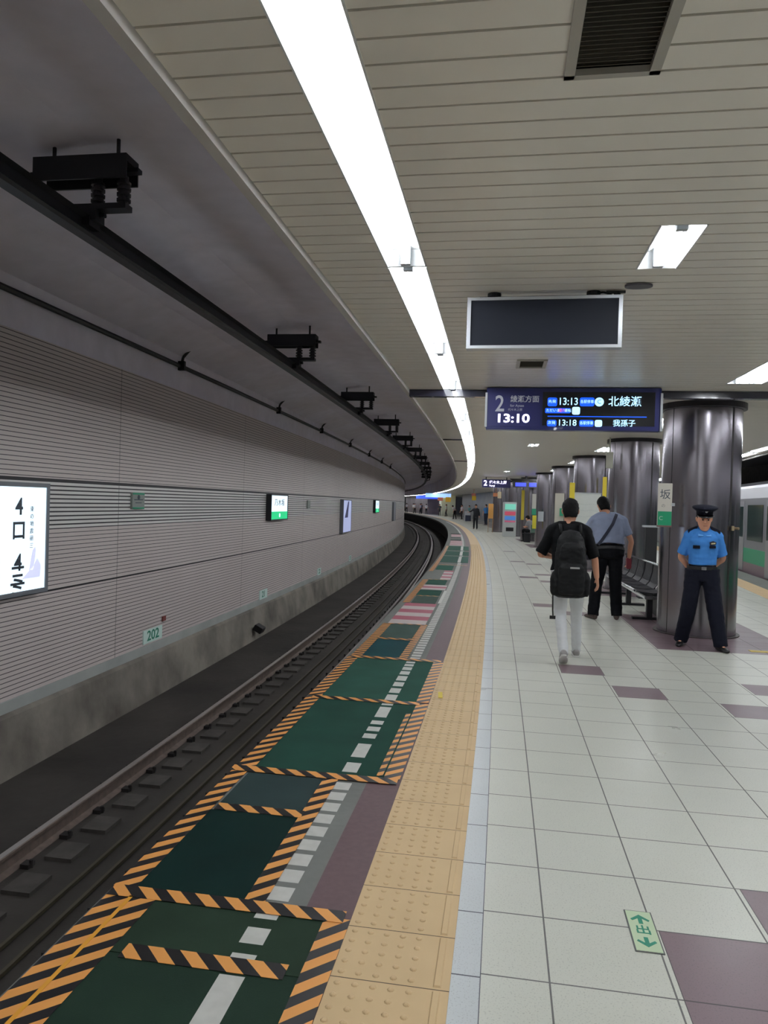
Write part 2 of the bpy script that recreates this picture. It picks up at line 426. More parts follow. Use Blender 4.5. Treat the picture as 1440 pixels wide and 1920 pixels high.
# ================================================================== LAMPS
def lamp(L, Wd, ntube, name, label):
    root = empty(name, (0, 0, 0), 0, label, 'ceiling lamp')
    h = Wd/2; mb = MB()
    zt = .10
    prof = [(-h, 0), (-h, .002), (-h*.72, zt), (h*.72, zt), (h, .002), (h, 0)]
    V = []; Fs = []
    for y in (-L/2, L/2):
        for x, z in prof: V.append((x, y, z))
    n = len(prof)
    for i in range(n-1): Fs.append((i+1, i, n+i, n+i+1))
    mb.add(V, Fs); mb.add([V[i] for i in range(n)], [tuple(range(n))]); mb.add([V[n+i] for i in range(n)], [tuple(range(n-1, -1, -1))])
    for x in (-h-.006, h-.002): mb.box(x, x+.008, -L/2, L/2, -.006, .004)
    mb.build('housing', WHITE, root)
    for t in range(ntube):
        x = 0 if ntube == 1 else (-.3+.6*t)*h*1.3
        tb = MB(); tb.cyl((x, -L/2+.07, .012), (x, L/2-.07, .012), .017, 10); tb.build('tube', TUBEM, root, True)
    for t in range(ntube):
        x = 0 if ntube == 1 else (-.3+.6*t)*h*1.3
        for y in (-L/2+.03, L/2-.07): sk = MB(); sk.box(x-.028, x+.028, y, y+.035, -.008, zt); sk.build('socket', LTGREY, root)
    return root
pl = lamp(2.58, .23, 1, 'strip_lamp', '')
used = False
joints = [4.39-2.66*k for k in range(6, -1, -1)]+[6.95]
segs = [(a, b) for a, b in zip(joints, joints[1:])]+[(6.95, 9.07), (9.22, 12.33)]
s = 12.33
while s < 160: segs.append((s, s+2.7)); s += 2.7
vis = 0
for a, b in segs:
    o = pl if not used else copy_tree(pl); used = True
    o.location = P(-.62, (a+b)/2, ZC); o.rotation_euler = (0, 0, ang((a+b)/2)); o.scale = (1, (b-a)/2.6, 1)
    o['group'] = 'lamps in the long curved strip'
    if b > 1.9:
        w_ = nth(vis); vis += 1
        o['label'] = ('%s fluorescent lamp of the long ceiling strip, counted from the viewer' % w_) if w_ else 'distant fluorescent lamp past the twentieth in the curved ceiling strip'
    else: o['label'] = 'fluorescent lamp of the ceiling strip behind the viewer'
pl2 = lamp(1.34, .36, 2, 'recessed_lamp', '')
for i, (a, b) in enumerate(LB):
    o = pl2 if i == 0 else copy_tree(pl2)
    o.location = P(2.60, (a+b)/2, ZC); o.rotation_euler = (0, 0, ang((a+b)/2)); o['group'] = 'double tube lamps over the columns'
    o['label'] = '%s wide two-tube recessed lamp in the row over the steel columns' % nth(i)
pl3 = lamp(.672, .22, 1, 'recessed_lamp', '')
for i, (a, b) in enumerate(LA):
    o = pl3 if i == 0 else copy_tree(pl3)
    o.location = P(.845, (a+b)/2, ZC); o.rotation_euler = (0, 0, ang((a+b)/2)); o['group'] = 'small lamps over the walkway'
    o['label'] = '%s small square-cut ceiling lamp above the walkway, counted from the viewer' % nth(i)
for i in range(30):
    s = SB+1+i*2.7
    if s > 62: break
    o = copy_tree(pl); o.location = P(ur(s)-.625, s, ZC); o.rotation_euler = (0, 0, ang(s)-math.atan(.074)*(1 if s < 30 else 0)); o.scale = (1, 1, 1)
    o['group'] = 'lamps over the train side'; o['label'] = 'fluorescent lamp in the strip over the train side platform edge'
# vents
def vent(nm, v, label):
    u0, u1, s0, s1 = v; r = empty(nm, P((u0+u1)/2, (s0+s1)/2, ZC), ang(s0), label, 'air vent')
    a, b = (u1-u0)/2, (s1-s0)/2; f = MB(); t = .022
    for q in ((-a-.012, -a+t, -b, b), (a-t, a+.012, -b, b), (-a-.012, a+.012, -b-.004, -b+t), (-a-.012, a+.012, b-t, b+.004)): f.box(*q, -.012, .01)
    f.build('frame', mat('vent frame', (176,172,164), .5), r)
    g = MB(); y = -b+t
    while y < b-t:
        m_ = Matrix.Translation((0, y, .006)) @ Matrix.Rotation(math.radians(35), 4, 'X')
        g.box(-a+t, a-t, -.009, .009, -.001, .001, 0, m_); y += .022
    g.box(-a, a, -b, b, .03, .035); g.build('louver', mat('vent louver', (88,84,76), .6), r)
vent('air_vent', VENT, 'pale framed louvred air vent in the ceiling at the top of the view')
vent('air_vent', VENT2, 'small dark ceiling grille in front of the departure board')
# ================================================================== TRACK
def rail(u, label):
    zt = -1.08; h = .15
    pr = [(-.065, -h), (.065, -h), (.065, -h+.012), (.012, -h+.03), (.012, -.04), (.033, -.028), (.033, -.004), (.026, 0), (-.026, 0), (-.033, -.004), (-.033, -.028), (-.012, -.04), (-.012, -h+.03), (-.065, -h+.012)]
    o = sweep('running_rail', [(u+a, zt+z) for a, z in pr], SB, SE, RAILM, True, 1.0)
    tag(o, label, 'rail')
    top = cbox('rail_head', u-.024, u+.024, SB, SE, zt-.002, zt+.0006, RAILTOP, o, 1.0); top['label'] = 'polished running surface'
    def clip(mb, s):
        mt = Matrix.Translation(P(u, s, zt-h)) @ Matrix.Rotation(ang(s), 4, 'Z')
        mb.box(-.19, .19, -.09, .09, -.015, .006, 0, mt)
        for x in (-.11, .11): mb.box(x-.035, x+.035, -.04, .04, .006, .045, 0, mt); mb.cyl(mt @ Vector((x*1.3, 0, 0)), mt @ Vector((x*1.3, 0, .07)), .016, 6)
    cm = mat('rusty fastening', (30,26,25), .7)
    m0 = MB(); 
    u_, s_ = u, 0
    mt = Matrix.Identity(4)
    m0.box(-.19, .19, -.09, .09, -.015, .006)
    for x in (-.11, .11): m0.box(x-.035, x+.035, -.04, .04, .006, .045); m0.cyl((x*1.3, 0, 0), (x*1.3, 0, .07), .016, 6)
    first = m0.build('rail_fastening', cm, o)
    for i in range(90):
        c = first if i == 0 else first.copy()
        if i: C.objects.link(c); c.parent = o
        s = 1.5+i*.5; c.location = P(u, s, zt-h); c.rotation_euler = (0, 0, ang(s))
    rest = MB()
    for i in range(90, 240): clip(rest, 1.5+i*.5)
    r_ = rest.build('rail_fastening', cm, o); r_['kind'] = 'stuff'
rail(-3.56, 'rusty running rail nearer the ribbed wall'); rail(-2.50, 'running rail nearer the platform edge')
blk = MB()
for i in range(110):
    s = 1.25+i*.5; mt = Matrix.Translation(P(-3.27, s, -1.22)) @ Matrix.Rotation(ang(s), 4, 'Z'); blk.box(-.12, .1, -.13, .13, 0, .03, 0, mt)
tag(blk.build('concrete_block_row', mat('pale track block', (70,66,62), .9, var=.3, vs_=8)), 'row of low concrete blocks beside the left rail', 'track blocks', kind='stuff')
for u, lb in ((-2.95, 'thin cable between the rails, nearer the wall'), (-2.78, 'thin cable between the rails, nearer the platform')):
    tag(sweep('track_cable', [(u-.012, -1.2), (u+.012, -1.2), (u+.012, -1.175), (u-.012, -1.175)], SB, 120, mat('old cable', (66,60,44), .7), True, 1.5), lb, 'cable')
# overhead conductor rail with its hangers
o = sweep('overhead_conductor_rail', [(-3.05+a, 3.46+b) for a, b in ((-.045, 0), (.045, 0), (.06, .02), (.02, .05), (.02, .12), (.07, .135), (-.07, .135), (-.02, .12), (-.02, .05), (-.06, .02))], SB, SE, DKMET, True, 1.0)
tag(o, 'dark rigid overhead conductor rail running above the track', 'overhead rail')
def hanger():
    r = empty('conductor_hanger', (0, 0, 0), 0, '', 'rail hanger')
    m = MB(); m.box(-.36, .36, -.09, .09, .50, .55); m.box(-.36, .36, -.09, -.075, .38, .5); m.box(-.36, .36, .075, .09, .38, .5)
    m.box(-.42, .42, -.03, .03, .44, .47)
    m.build('channel', DKMET, r)
    for x in (-.25, .25): b = MB(); b.cyl((x, 0, .5), (x, 0, .70), .014, 8); b.build('ceiling_rod', DKMET, r)
    for x in (.10, .30):
        i_ = MB()
        i_.cyl((x, 0, .22), (x, 0, .42), .032, 12)
        for z in (.25, .29, .33, .37): i_.cyl((x, 0, z-.008), (x, 0, z+.008), .05, 12)
        i_.build('insulator', mat('dark insulator', (40,38,42), .4), r)
    k = MB(); k.box(-.06, .34, -.05, .05, .18, .22); k.box(-.05, .12, -.06, .06, .10, .18); k.box(-.08, .08, -.07, .07, .06, .12); k.cyl((-.1, 0, .15), (.16, 0, .15), .02, 8)
    k.build('rail_clamp', DKMET, r)
    return r
h0 = hanger()
for i, s in enumerate([-5.2, -.3, 4.9, 10.4, 15.85, 20.9, 25.9, 31.3, 36.5, 41.7, 46.9, 52.1, 57.3, 62.5]):
    o = h0 if i == 0 else copy_tree(h0); o.location = P(-3.05, s, 3.46); o.rotation_euler = (0, 0, ang(s)); o['group'] = 'hangers along the overhead conductor rail'
    o['label'] = 'black insulated hanger of the overhead rail, behind the viewer' if i < 2 else '%s black insulated hanger holding the overhead rail, counted from the viewer' % nth(i-2)
o = sweep('wall_conduit', [(-4.87+.035*math.cos(t*math.pi/4), 3.60+.035*math.sin(t*math.pi/4)) for t in range(8)], SB, SE, BLACK, True, 1.0)
tag(o, 'black conduit running high along the tunnel wall', 'conduit')
def bracket():
    m = MB(); m.box(-.03, .07, -.03, .03, -.07, .07)
    pts = [(.02, 0, .05), (.04, 0, .13), (.12, 0, .22), (.24, 0, .30), (.42, 0, .36)]
    m.tube(pts, .022, 8); return m.build('conduit_bracket', BLACK)
b0 = bracket()
for i, s in enumerate([.6, 5.6, 10.6, 15.9, 20.4, 25.3, 30.4, 35.5, 40.6]):
    o = b0 if i == 0 else copy_tree(b0); o.location = P(-4.86, s, 3.60); o.rotation_euler = (0, 0, ang(s))
    tag(o, ('%s curved bracket holding the black wall conduit, counted from the viewer' % nth(max(i-1, 0))) if i else 'curved conduit bracket outside the left of the view', 'bracket', 'brackets on the wall conduit')
m = MB(); m.box(-.09, .09, -.12, .12, 0, .12); o = m.build('drain_box', BLACK, bevel=.008); o.location = P(-4.66, 14.2, -1.05); o.rotation_euler = (0, .5, ang(14))
tag(o, 'small black box at the foot of the stained curb', 'drain box')
# ================================================================== WALL LIGHT BOXES AND SIGNS
def wroot(nm, s, z, label, cat, group=None):     # local x along -? : x to the right in the picture (= +s), y into the wall, z up
    return empty(nm, P(-4.85, s, z), ang(s)+math.pi/2, label, cat, group)
GREENS = mat('sign green', (20,150,110), .5); GREENE = mat('lit green', (10,170,110), .5, emit=(10,190,120), es=1.0)
LITW = mat('lit poster white', (225,240,250), .5, emit=(212,234,250), es=1.15)
LITB = mat('lit pale blue', (190,200,235), .5, emit=(168,176,222), es=.55)
INKD = mat('dark print', (60,70,80), .6); INKP = mat('pale lilac print', (205,205,235), .6, emit=(200,205,235), es=.85)
def lightbox(nm, s0, s1, z0, z1, label, panel, cat='light box', fr=.045, dep=.12, framem=None):
    # local frame: +x = +s direction, -y... face points to +local y?  (rz=90deg: local x -> +y world, local y -> -x world)
    r = wroot(nm, (s0+s1)/2, (z0+z1)/2, label, cat); a, b = (s1-s0)/2, (z1-z0)/2
    f = MB()
    f.box(-a, a, -dep+.02, 0, -b, b)
    for q in ((-a, -a+fr, -b, b), (a-fr, a, -b, b)): f.box(q[0], q[1], -dep, -dep+.02, q[2], q[3])
    for q in ((-a+fr, a-fr, -b, -b+fr), (-a+fr, a-fr, b-fr, b)): f.box(q[0], q[1], -dep, -dep+.02, q[2], q[3])
    f.build('frame', framem or mat('light box frame', (112,116,122), .5), r)
    p = MB(); p.box(-a+fr, a-fr, -dep+.012, -dep+.018, -b+fr, b-fr); p.build('lit_panel', panel, r)
    return r, a-fr, b-fr, -dep+.010
# text on the wall: faces -local y
r, a, b, y = lightbox('advert_light_box', 5.3, 7.12, .56, 1.70, 'big glowing white advert with dark characters at left on the ribbed wall', LITW)
for i, (ch, z) in enumerate((('4', .32), ('ロ', .08), ('4', -.24), ('三', -.38), ('ミ', -.5))):
    text('headline_character', ch, .24, INKD, r, (a-.44, y, z), align='CENTER', bold=.004)
for i, ch in enumerate('東の地震研三'):
    text('small_character', ch, .06, INKD, r, (a-.235, y, .30-i*.075), align='CENTER')
m = MB(); m.prism([(-.16, -.1), (.02, .02), (.08, .10), (.15, .02), (.13, -.1)], 0, .002); o = m.build('mountain_picture', INKP, r); o.rotation_euler = (math.pi/2, 0, 0); o.location = (a-.22, y, -b+.22)
m = MB(); m.prism([(-.05, 0), (.0, .2), (.04, .24), (.06, .2), (.02, 0)], 0, .002); o = m.build('mountain_picture', INKP, r); o.rotation_euler = (math.pi/2, 0, 0); o.location = (a-.22, y, -b+.2)
def station_box(s0, s1, label):
    r, a, b, y = lightbox('station_name_box', s0, s1, 1.15, 1.72, label, LITW, fr=.025, framem=DKMET)
    m = MB(); m.box(-a, a, y-.003, y, -b, -b+.17); m.build('green_band', GREENE, r)
    text('station_name', '乃木坂', .17, INKD, r, (0, y-.001, .10), align='CENTER', sx=1.6)
    m = MB(); m.cyl((0, y-.004, -b+.085), (0, y-.008, -b+.085), .045, 20); m.build('line_emblem', LITW, r)
station_box(15.15, 16.5, 'glowing white and green station name box nearer the viewer')
station_box(32.4, 33.9, 'smaller far glowing white and green station name box')
r, a, b, y = lightbox('advert_light_box', 23.7, 25.35, .56, 1.68, 'tall pale blue glowing advert between the two station name boxes', LITB, fr=.03)
m = MB(); m.prism([(-.5, -.05), (.1, -.05), (.3, .5), (.1, .5)], 0, .002); o = m.build('picture', mat('ad slate', (80,86,130), .6), r); o.rotation_euler = (math.pi/2, 0, 0); o.location = (0, y, 0)
r, a, b, y = lightbox('advert_light_box', 43, 44.6, .56, 1.68, 'dim grey framed advert far along the ribbed wall', mat('dim advert', (150,150,160), .6), fr=.04)
# small wall plates
r = wroot('wall_plate', 9.28, 1.53, 'small grey plate with green bars on the ribbed wall beside the big advert', 'sign')
m = MB(); m.box(-.17, .17, -.03, 0, -.11, .11); m.build('plate', mat('plate grey', (140,146,140), .6), r)
m = MB(); m.box(-.16, .16, -.034, -.03, .085, .108); m.box(-.16, .16, -.034, -.03, -.108, -.085); m.build('green_bar', GREENS, r)
m = MB(); m.box(-.12, .12, -.034, -.03, .01, .022); m.box(-.08, .08, -.034, -.03, -.03, -.02); m.cyl((0, -.03, .05), (0, -.036, .05), .03, 14); m.build('printed_mark', INKD, r)
r = wroot('wall_plate', 19.0, 1.50, 'small grey wall plate between the near station box and pale advert', 'sign')
m = MB(); m.box(-.15, .15, -.03, 0, -.11, .11); m.build('plate', mat('plate grey', (140,146,140), .6), r)
def num_plate(s, tx, z, wd, label, sz):
    r = wroot('number_plate', s, z, label, 'number plate', 'green numbered plates low on the wall')
    m = MB(); m.box(-wd, wd, -.015, 0, -.095, .095); m.build('plate', mat('pale green plate', (214,236,228), .6), r)
    text('number', tx, sz, mat('plate green print', (40,130,105), .6), r, (0, -.017, 0), align='CENTER', bold=.003, sx=1.25)
num_plate(9.85, '202', -.38, .29, 'pale plate with green digits low on the wall, nearest one', .2)
num_plate(15.1, '21', -.42, .27, 'second small green number plate low on the wall', .18)
num_plate(20.6, '22', -.42, .22, 'third tiny green number plate low on the wall', .18)
num_plate(26.0, '23', -.42, .22, 'fourth and farthest green number plate low on the wall', .18)
m = MB(); m.box(-.05, .05, -.02, 0, -.035, .035); o = m.build('red_marker', mat('faded red', (120,60,56), .6)); o.location = P(-4.85, 10.2, -.20); o.rotation_euler = (0, 0, math.pi/2); tag(o, 'tiny faded red marker above the nearest number plate', 'marker')
# ================================================================== FLOOR SHEETS AND HAZARD TAPE
def sheet(u0, u1, s0, s1, rgb, label, dash=None, rough=.75):
    o = cbox('floor_sheet', u0, u1, s0, s1, .0008, .0045, mat('sheet %d %d %d' % rgb, tuple(int(v*.86) for v in rgb), rough, spec=.08, var=.18, vs_=3.0, bump=.15, bs=300), d=.5)
    tag(o, label, 'floor sheet', 'green anti-slip sheets taped along the platform edge')
    if dash:
        for a, b in dash:
            d = mesh('white_dash', [P(-.895, a, .0052), P(-.805, a, .0052), P(-.805, b, .0052), P(-.895, b, .0052)], [(0, 1, 2, 3)], WHITEP, o); d['label'] = 'white painted dash'
    return o
WHITEP = mat('white road paint', (196,196,190), .6, var=.08, vs_=20)
sheet(-1.40, -.60, .9, 2.355, (38,58,46), 'dark green sheet nearest the viewer', [(1.2, 2.32)])
sheet(-1.40, -.60, 2.36, 2.72, (44,62,48), 'narrow dark green sheet behind the nearest one', [(2.41, 2.44), (2.50, 2.60), (2.66, 2.70)])
sheet(-1.44, -.96, 2.78, 3.55, (14,42,39), 'very dark green sheet beside the row of white squares')
sheet(-1.42, -.96, 3.62, 4.08, (50,68,68), 'grey green sheet behind the very dark green one')
d1 = [(4.22, 4.38), (4.48, 4.74), (4.86, 4.96), (5.02, 5.12), (5.18, 5.27), (5.36, 5.64), (5.69, 5.74)]
sheet(-1.44, -.62, 4.16, 5.76, (34,74,62), 'large mid green sheet with white dashes and toothed tape', d1)
d2 = [(5.84, 6.02), (6.08, 6.24), (6.31, 6.46), (6.52, 6.7), (6.76, 6.9), (6.95, 7.08), (7.12, 7.22), (7.26, 7.34)]
sheet(-1.44, -.62, 5.82, 7.38, (42,84,72), 'large green sheet just behind the toothed tape one', d2)
sheet(-1.38, -.98, 7.46, 8.46, (24,72,76), 'blue green sheet in front of the grey green square')
sheet(-1.38, -.98, 8.56, 9.56, (72,92,86), 'pale grey green sheet before the pink stripes')
sheet(-1.34, -.95, 11.75, 12.65, (74,92,84), 'pale grey green sheet just behind the pink stripes')
sheet(-1.36, -.95, 12.75, 13.6, (28,78,66), 'small deep green sheet behind the pale one past the pink stripes')
sheet(-1.34, -.95, 14.6, 15.5, (34,84,70), 'small green sheet between two pink striped areas')
sheet(-1.36, -.95, 18.0, 19.3, (38,92,76), 'short green sheet beyond the narrow pink stripes')
sheet(-1.38, -.60, 20.4, 22.9, (60,96,84), 'long grey green sheet far along the edge', [(20.5, 22.8)])
sheet(-1.38, -.60, 23.3, 25.4, (52,92,78), 'far green sheet with a broad white line', [(23.4, 25.3)])
sheet(-1.38, -.60, 26.0, 28.6, (60,100,86), 'farthest green sheet at the bend', [(26.1, 28.5)])
for (s0, s1, u1) in ((33.5, 34.3, -.9), (36, 36.8, -.9), (40.5, 41.5, -.8)):
    sheet(-1.38, u1, s0, s1, (70,84,78), 'dull green patch at the bend, about %d paces off' % int(s0))
def stripes(s0, s1, u0, u1, n, label):
    V = []; Fs = []; MI = []
    d = (s1-s0)/n
    for i in range(n):
        k = len(V); V += [P(u0, s0+i*d, .004), P(u1, s0+i*d, .004), P(u1, s0+(i+1)*d, .004), P(u0, s0+(i+1)*d, .004)]; Fs.append((k, k+1, k+2, k+3)); MI.append(i % 2)
    o = mesh('striped_sheet', V, Fs, [mat('off white paint', (186,176,172), .6, var=.06), mat('pink red paint', (158,74,92), .6, var=.08)], None, None, MI)
    tag(o, label, 'striped sheet', 'pink and white striped floor sheets')
stripes(9.64, 11.72, -1.42, -.92, 6, 'broad pink and white striped sheet at mid distance')
stripes(13.7, 14.5, -1.36, -.9, 3, 'sheet with one pink stripe between two deep green ones')
stripes(15.65, 17.8, -1.12, -.9, 6, 'narrow pink striped sheet further along the edge')
stripes(29.0, 33.0, -1.36, -.85, 8, 'faint pink striped area at the bend')
stripes(36.9, 40.2, -1.36, -.85, 6, 'farthest faint pink striped area')
def tape(u0, s0, u1, s1, wd, label, z=.006, pm=TAPEM, name='hazard_tape', flip=-1):
    """straight run of tape between two curve points"""
    L = math.hypot(u1-u0, s1-s0); n = max(1, int(L/.5)); dx, dy = (u1-u0)/L, (s1-s0)/L; V = []; UV = []; Fs = []
    off = random.random()
    for i in range(n+1):
        t = L*i/n
        for q in (-1, 1):
            uu, ss = u0+dx*t+q*dy*wd/2, s0+dy*t-q*dx*wd/2
            V.append(P(uu, ss, z)); UV.append((q*wd/2*flip, t+off))
    b = len(V)
    for i in range(n+1):
        for q in (0, 1): V.append(V[i*2+q]-Vector((0, 0, .0012))); UV.append(UV[i*2+q])
    for i in range(n):
        k = i*2; Fs.append((k, k+1, k+3, k+2)); Fs.append((k, k+2, b+k+2, b+k)); Fs.append((k+3, k+1, b+k+1, b+k+3))
    Fs.append((0, b, b+1, 1)); Fs.append((2*n, 2*n+1, b+2*n+1, b+2*n))
    o = mesh(name, V, Fs, pm, None, UV)
    return tag(o, label, 'hazard tape', 'black and orange hazard tape on the platform')
tape(-1.46, .9, -1.46, 2.72, .12, 'outer lengthwise tape at the bottom left corner, on the platform lip')
tape(-1.385, .9, -1.36, 2.72, .10, 'inner lengthwise tape left of the nearest dark green sheet', .0075)
tape(-1.425, 1.6, -1.415, 2.70, .016, 'thin yellow tape line over the doubled tape at bottom left', .009, mat('plain orange tape', (226,160,50), .45), 'orange_tape')
tape(-1.27, 2.37, -.68, 2.37, .08, 'short cross tape over the nearest two dark green sheets', .0078, flip=-1)
tape(-1.52, 2.73, -.555, 2.73, .08, 'cross tape in front of the very dark green sheet', .009, flip=-1)
tape(-.585, .9, -.58, 2.72, .10, 'lengthwise tape between nearest green sheet and yellow paving', .0066)
tape(-1.48, 2.76, -1.48, 4.1, .095, 'edge tape left of the very dark green sheet', .0066)
tape(-.93, 2.76, -.93, 4.1, .085, 'lengthwise tape left of the row of white squares', .0066)
tape(-1.42, 3.59, -.96, 3.59, .08, 'cross tape between very dark green and grey green sheets', .0078, flip=-1)
tape(-1.54, 4.13, -.55, 4.13, .085, 'cross tape behind the grey green sheet, reaching the yellow paving', .009, flip=-1)
tape(-1.47, 4.16, -1.47, 5.8, .11, 'edge tape left of the toothed-tape green sheet', .0066)
tape(-.59, 4.16, -.578, 5.8, .095, 'tape with toothed edge beside the yellow paving', .0066)
tape(-.665, 4.2, -.655, 5.5, .035, 'narrow tape forming the orange teeth inside the near big sheet', .0078)
tape(-1.48, 5.79, -.60, 5.79, .085, 'cross tape between the two large green sheets', .009, flip=-1)
tape(-1.47, 5.84, -1.46, 7.4, .11, 'edge tape left of the second large green sheet', .0066)
tape(-.585, 5.84, -.575, 7.4, .10, 'tape right of the second large green sheet', .0066)
tape(-1.5, 7.42, -.55, 7.42, .10, 'cross tape behind the second large green sheet', .009, flip=-1)
tape(-1.44, 7.46, -1.42, 9.6, .11, 'edge tape left of the blue green sheet', .0066)
tape(-.95, 7.46, -.93, 9.6, .085, 'tape right of the blue green sheet', .0066)
tape(-1.38, 8.51, -.95, 8.51, .10, 'cross tape between blue green and pale sheets', .009, flip=-1)
tape(-1.46, 9.6, -.9, 9.6, .04, 'thin cross tape before the broad pink stripes', .009, flip=-1)
tape(-1.42, 11.75, -1.41, 15.5, .11, 'edge tape past the broad pink stripes', .0066)
tape(-1.36, 12.7, -.95, 12.7, .07, 'cross tape between the two sheets past the pink stripes', .009, flip=-1)
tape(-1.36, 15.55, -.95, 15.55, .07, 'cross tape behind the small green sheet', .009, flip=-1)
tape(-1.44, 17.5, -1.42, 28.6, .10, 'long far edge tape leading to the bend', .0066)
tape(-1.36, 19.5, -.6, 19.5, .09, 'far cross tape before the long grey green sheet', .009, flip=-1)
tape(-.885, 11.8, -.885, 13.6, .05, 'short white tape right of the pale sheet past the pink stripes', .0066, WHITEP, 'white_tape')
# white squares painted on the bare edge
V = []; Fs = []
def sq(a, b, u0=-.895, u1=-.80):
    k = len(V); V.extend([P(u0, a, .0012), P(u1, a, .0012), P(u1, b, .0012), P(u0, b, .0012)]); Fs.append((k, k+1, k+2, k+3))
s = 2.80
while s < 4.08: sq(s, s+.105); s += .145
s = 7.47
while s < 20: sq(s, s+.10, -.88, -.78); s += .145
while s < 70: sq(s, s+.3, -.88, -.78); s += .42
struct(mesh('edge_marking', V, Fs, WHITEP), 'row of white painted squares along the grey edge')
m = MB(); m.box(-.018, .018, -.09, .09, 0, .003); o = m.build('yellow_sticker', mat('yellow sticker', (214,190,40), .5)); o.location = P(-.46, 6.1, .009); o.rotation_euler = (0, 0, .1); tag(o, 'small bright yellow sticker on the tactile paving', 'sticker')
# exit floor sign
r = empty('floor_exit_sign', P(.572, 2.89, .0), 0, 'pale green floor sign with exit character between two arrows', 'floor sign')
m = MB(); m.box(-.052, .052, -.138, .138, 0, .003); m.build('border', mat('sign border', (90,92,90), .6), r)
m = MB(); m.box(-.047, .047, -.133, .133, .003, .0042); m.build('plate', mat('glow green plate', (196,214,180), .5), r)
GP = mat('exit green', (34,130,104), .5)
for sg in (1, -1):
    m = MB()
    pts = [(-.008, .045), (.008, .045), (.008, .082), (.03, .064), (.036, .074), (0, .108), (-.036, .074), (-.03, .064), (-.008, .082)]
    pts = [(x, sg*y) for x, y in pts]
    if sg < 0: pts = pts[::-1]
    m.prism(pts, .0042, .0048); m.build('arrow', GP, r)
text('exit_character', '出', .062, GP, r, (0, 0, .0048), rot=(0, 0, 0), align='CENTER', ext=.0003, bold=.001)
struct(cbox('floor_line', 2.93, 4.6, 9.0, 9.1, .0, .004, mat('yellow floor line', (206,180,76), .5)), 'yellow line on the floor beside the nearest column')
# ================================================================== COLUMNS
def column(cx, cy, r, s, label, detail=True):
    root = empty('steel_column', (cx, cy, 0), ang(s), label, 'column', 'round stainless steel columns')
    n = 64; V = []; Fs = []
    for z in (0.0, .12, 2.3, 2.34, ZC): 
        for i in range(n):
            t = 2*math.pi*i/n; V.append((r*math.cos(t), r*math.sin(t), z))
    for k in range(4):
        for i in range(n): Fs.append((k*n+i, k*n+(i+1) % n, (k+1)*n+(i+1) % n, (k+1)*n+i))
    mesh('shaft', V, Fs, STEEL, root, smooth=True)
    m = MB()
    for a in (-57, -150, 152, 62):
        t = math.radians(a); c = Vector((math.cos(t), math.sin(t), 0)); d = Vector((-c.y, c.x, 0))
        p = c*(r+.001)
        q = .016 if a == -57 else .005; m.add([p-d*q, p+d*q, p+d*q+Vector((0, 0, ZC-.05)), p-d*q+Vector((0, 0, ZC-.05))], [(0, 1, 2, 3)])
    m.build('panel_seam', mat('seam', (34,32,32), .6), root)
    m = MB(); m.cyl((0, 0, ZC-.075), (0, 0, ZC+.01), r+.05, 64); m.build('top_ring', mat('dark column ring', (44,42,46), .3, .5), root, False)
    m = MB(); m.cyl((0, 0, 0), (0, 0, .012), r+.045, 64); m.build('base_plate', mat('base plate', (58,50,50), .5), root)
    return root
cols = [(10.36, 2.62), (15.4, 2.76), (20.4, 2.68), (25.5, 2.66), (30.6, 2.6), (35.8, 2.45), (40.9, 2.2)]
for i, (s, u) in enumerate(cols):
    p = P(u, s); 
    if i == 0: p = Vector((2.54, 10.32, 0))
    column(p.x, p.y, .49, s, '%s round stainless steel column from the viewer' % nth(i) if i else 'nearest large stainless steel column, behind the uniformed guard')
column(*P(2.75, 5.3)[:2], .49, 5.3, 'stainless steel column just outside the right of the view')
# sign on column 1
def face_cam(x, y): return math.atan2(-x, y)*0.0
r = empty('station_name_plate', (2.0, 9.84, 1.69), -.05, 'narrow white and green vertical name plate on the nearest column', 'sign')
m = MB(); m.box(-.085, .085, -.02, .02, -.27, .27); m.build('plate', mat('plate white', (214,208,196), .5), r, bevel=.003)
m = MB(); m.box(-.083, .083, -.0225, -.0203, -.268, -.09); m.build('green_band', mat('plate green', (24,150,104), .5), r)
m = MB(); m.box(-.09, .09, -.03, .03, -.29, -.27); m.build('bracket', mat('bracket red brown', (120,90,86), .5), r)
text('station_name', '坂', .135, INKD, r, (0, -.0205, .12), align='CENTER')
text('small_print', 'の', .05, mat('print grey', (120,118,116), .6), r, (-.02, -.0205, -.02), align='CENTER')
text('line_mark', 'C', .07, mat('plate white', (214,208,196), .5), r, (-.045, -.0232, -.18), align='CENTER')
m = MB(); m.box(.07, .12, -.02, .02, -.02, .02); m.build('arm', LTGREY, r)
m = MB(); m.cyl((0, 0, 0), (.05, -.06, 0), .018, 10); m.box(-.03, .0, -.05, .01, -.03, .03); o = m.build('door_latch', mat('brass latch', (170,150,120), .4, .6)); o.location = (2.86, 9.93, 1.41)
tag(o, 'small pale latch on the nearest steel column', 'latch')
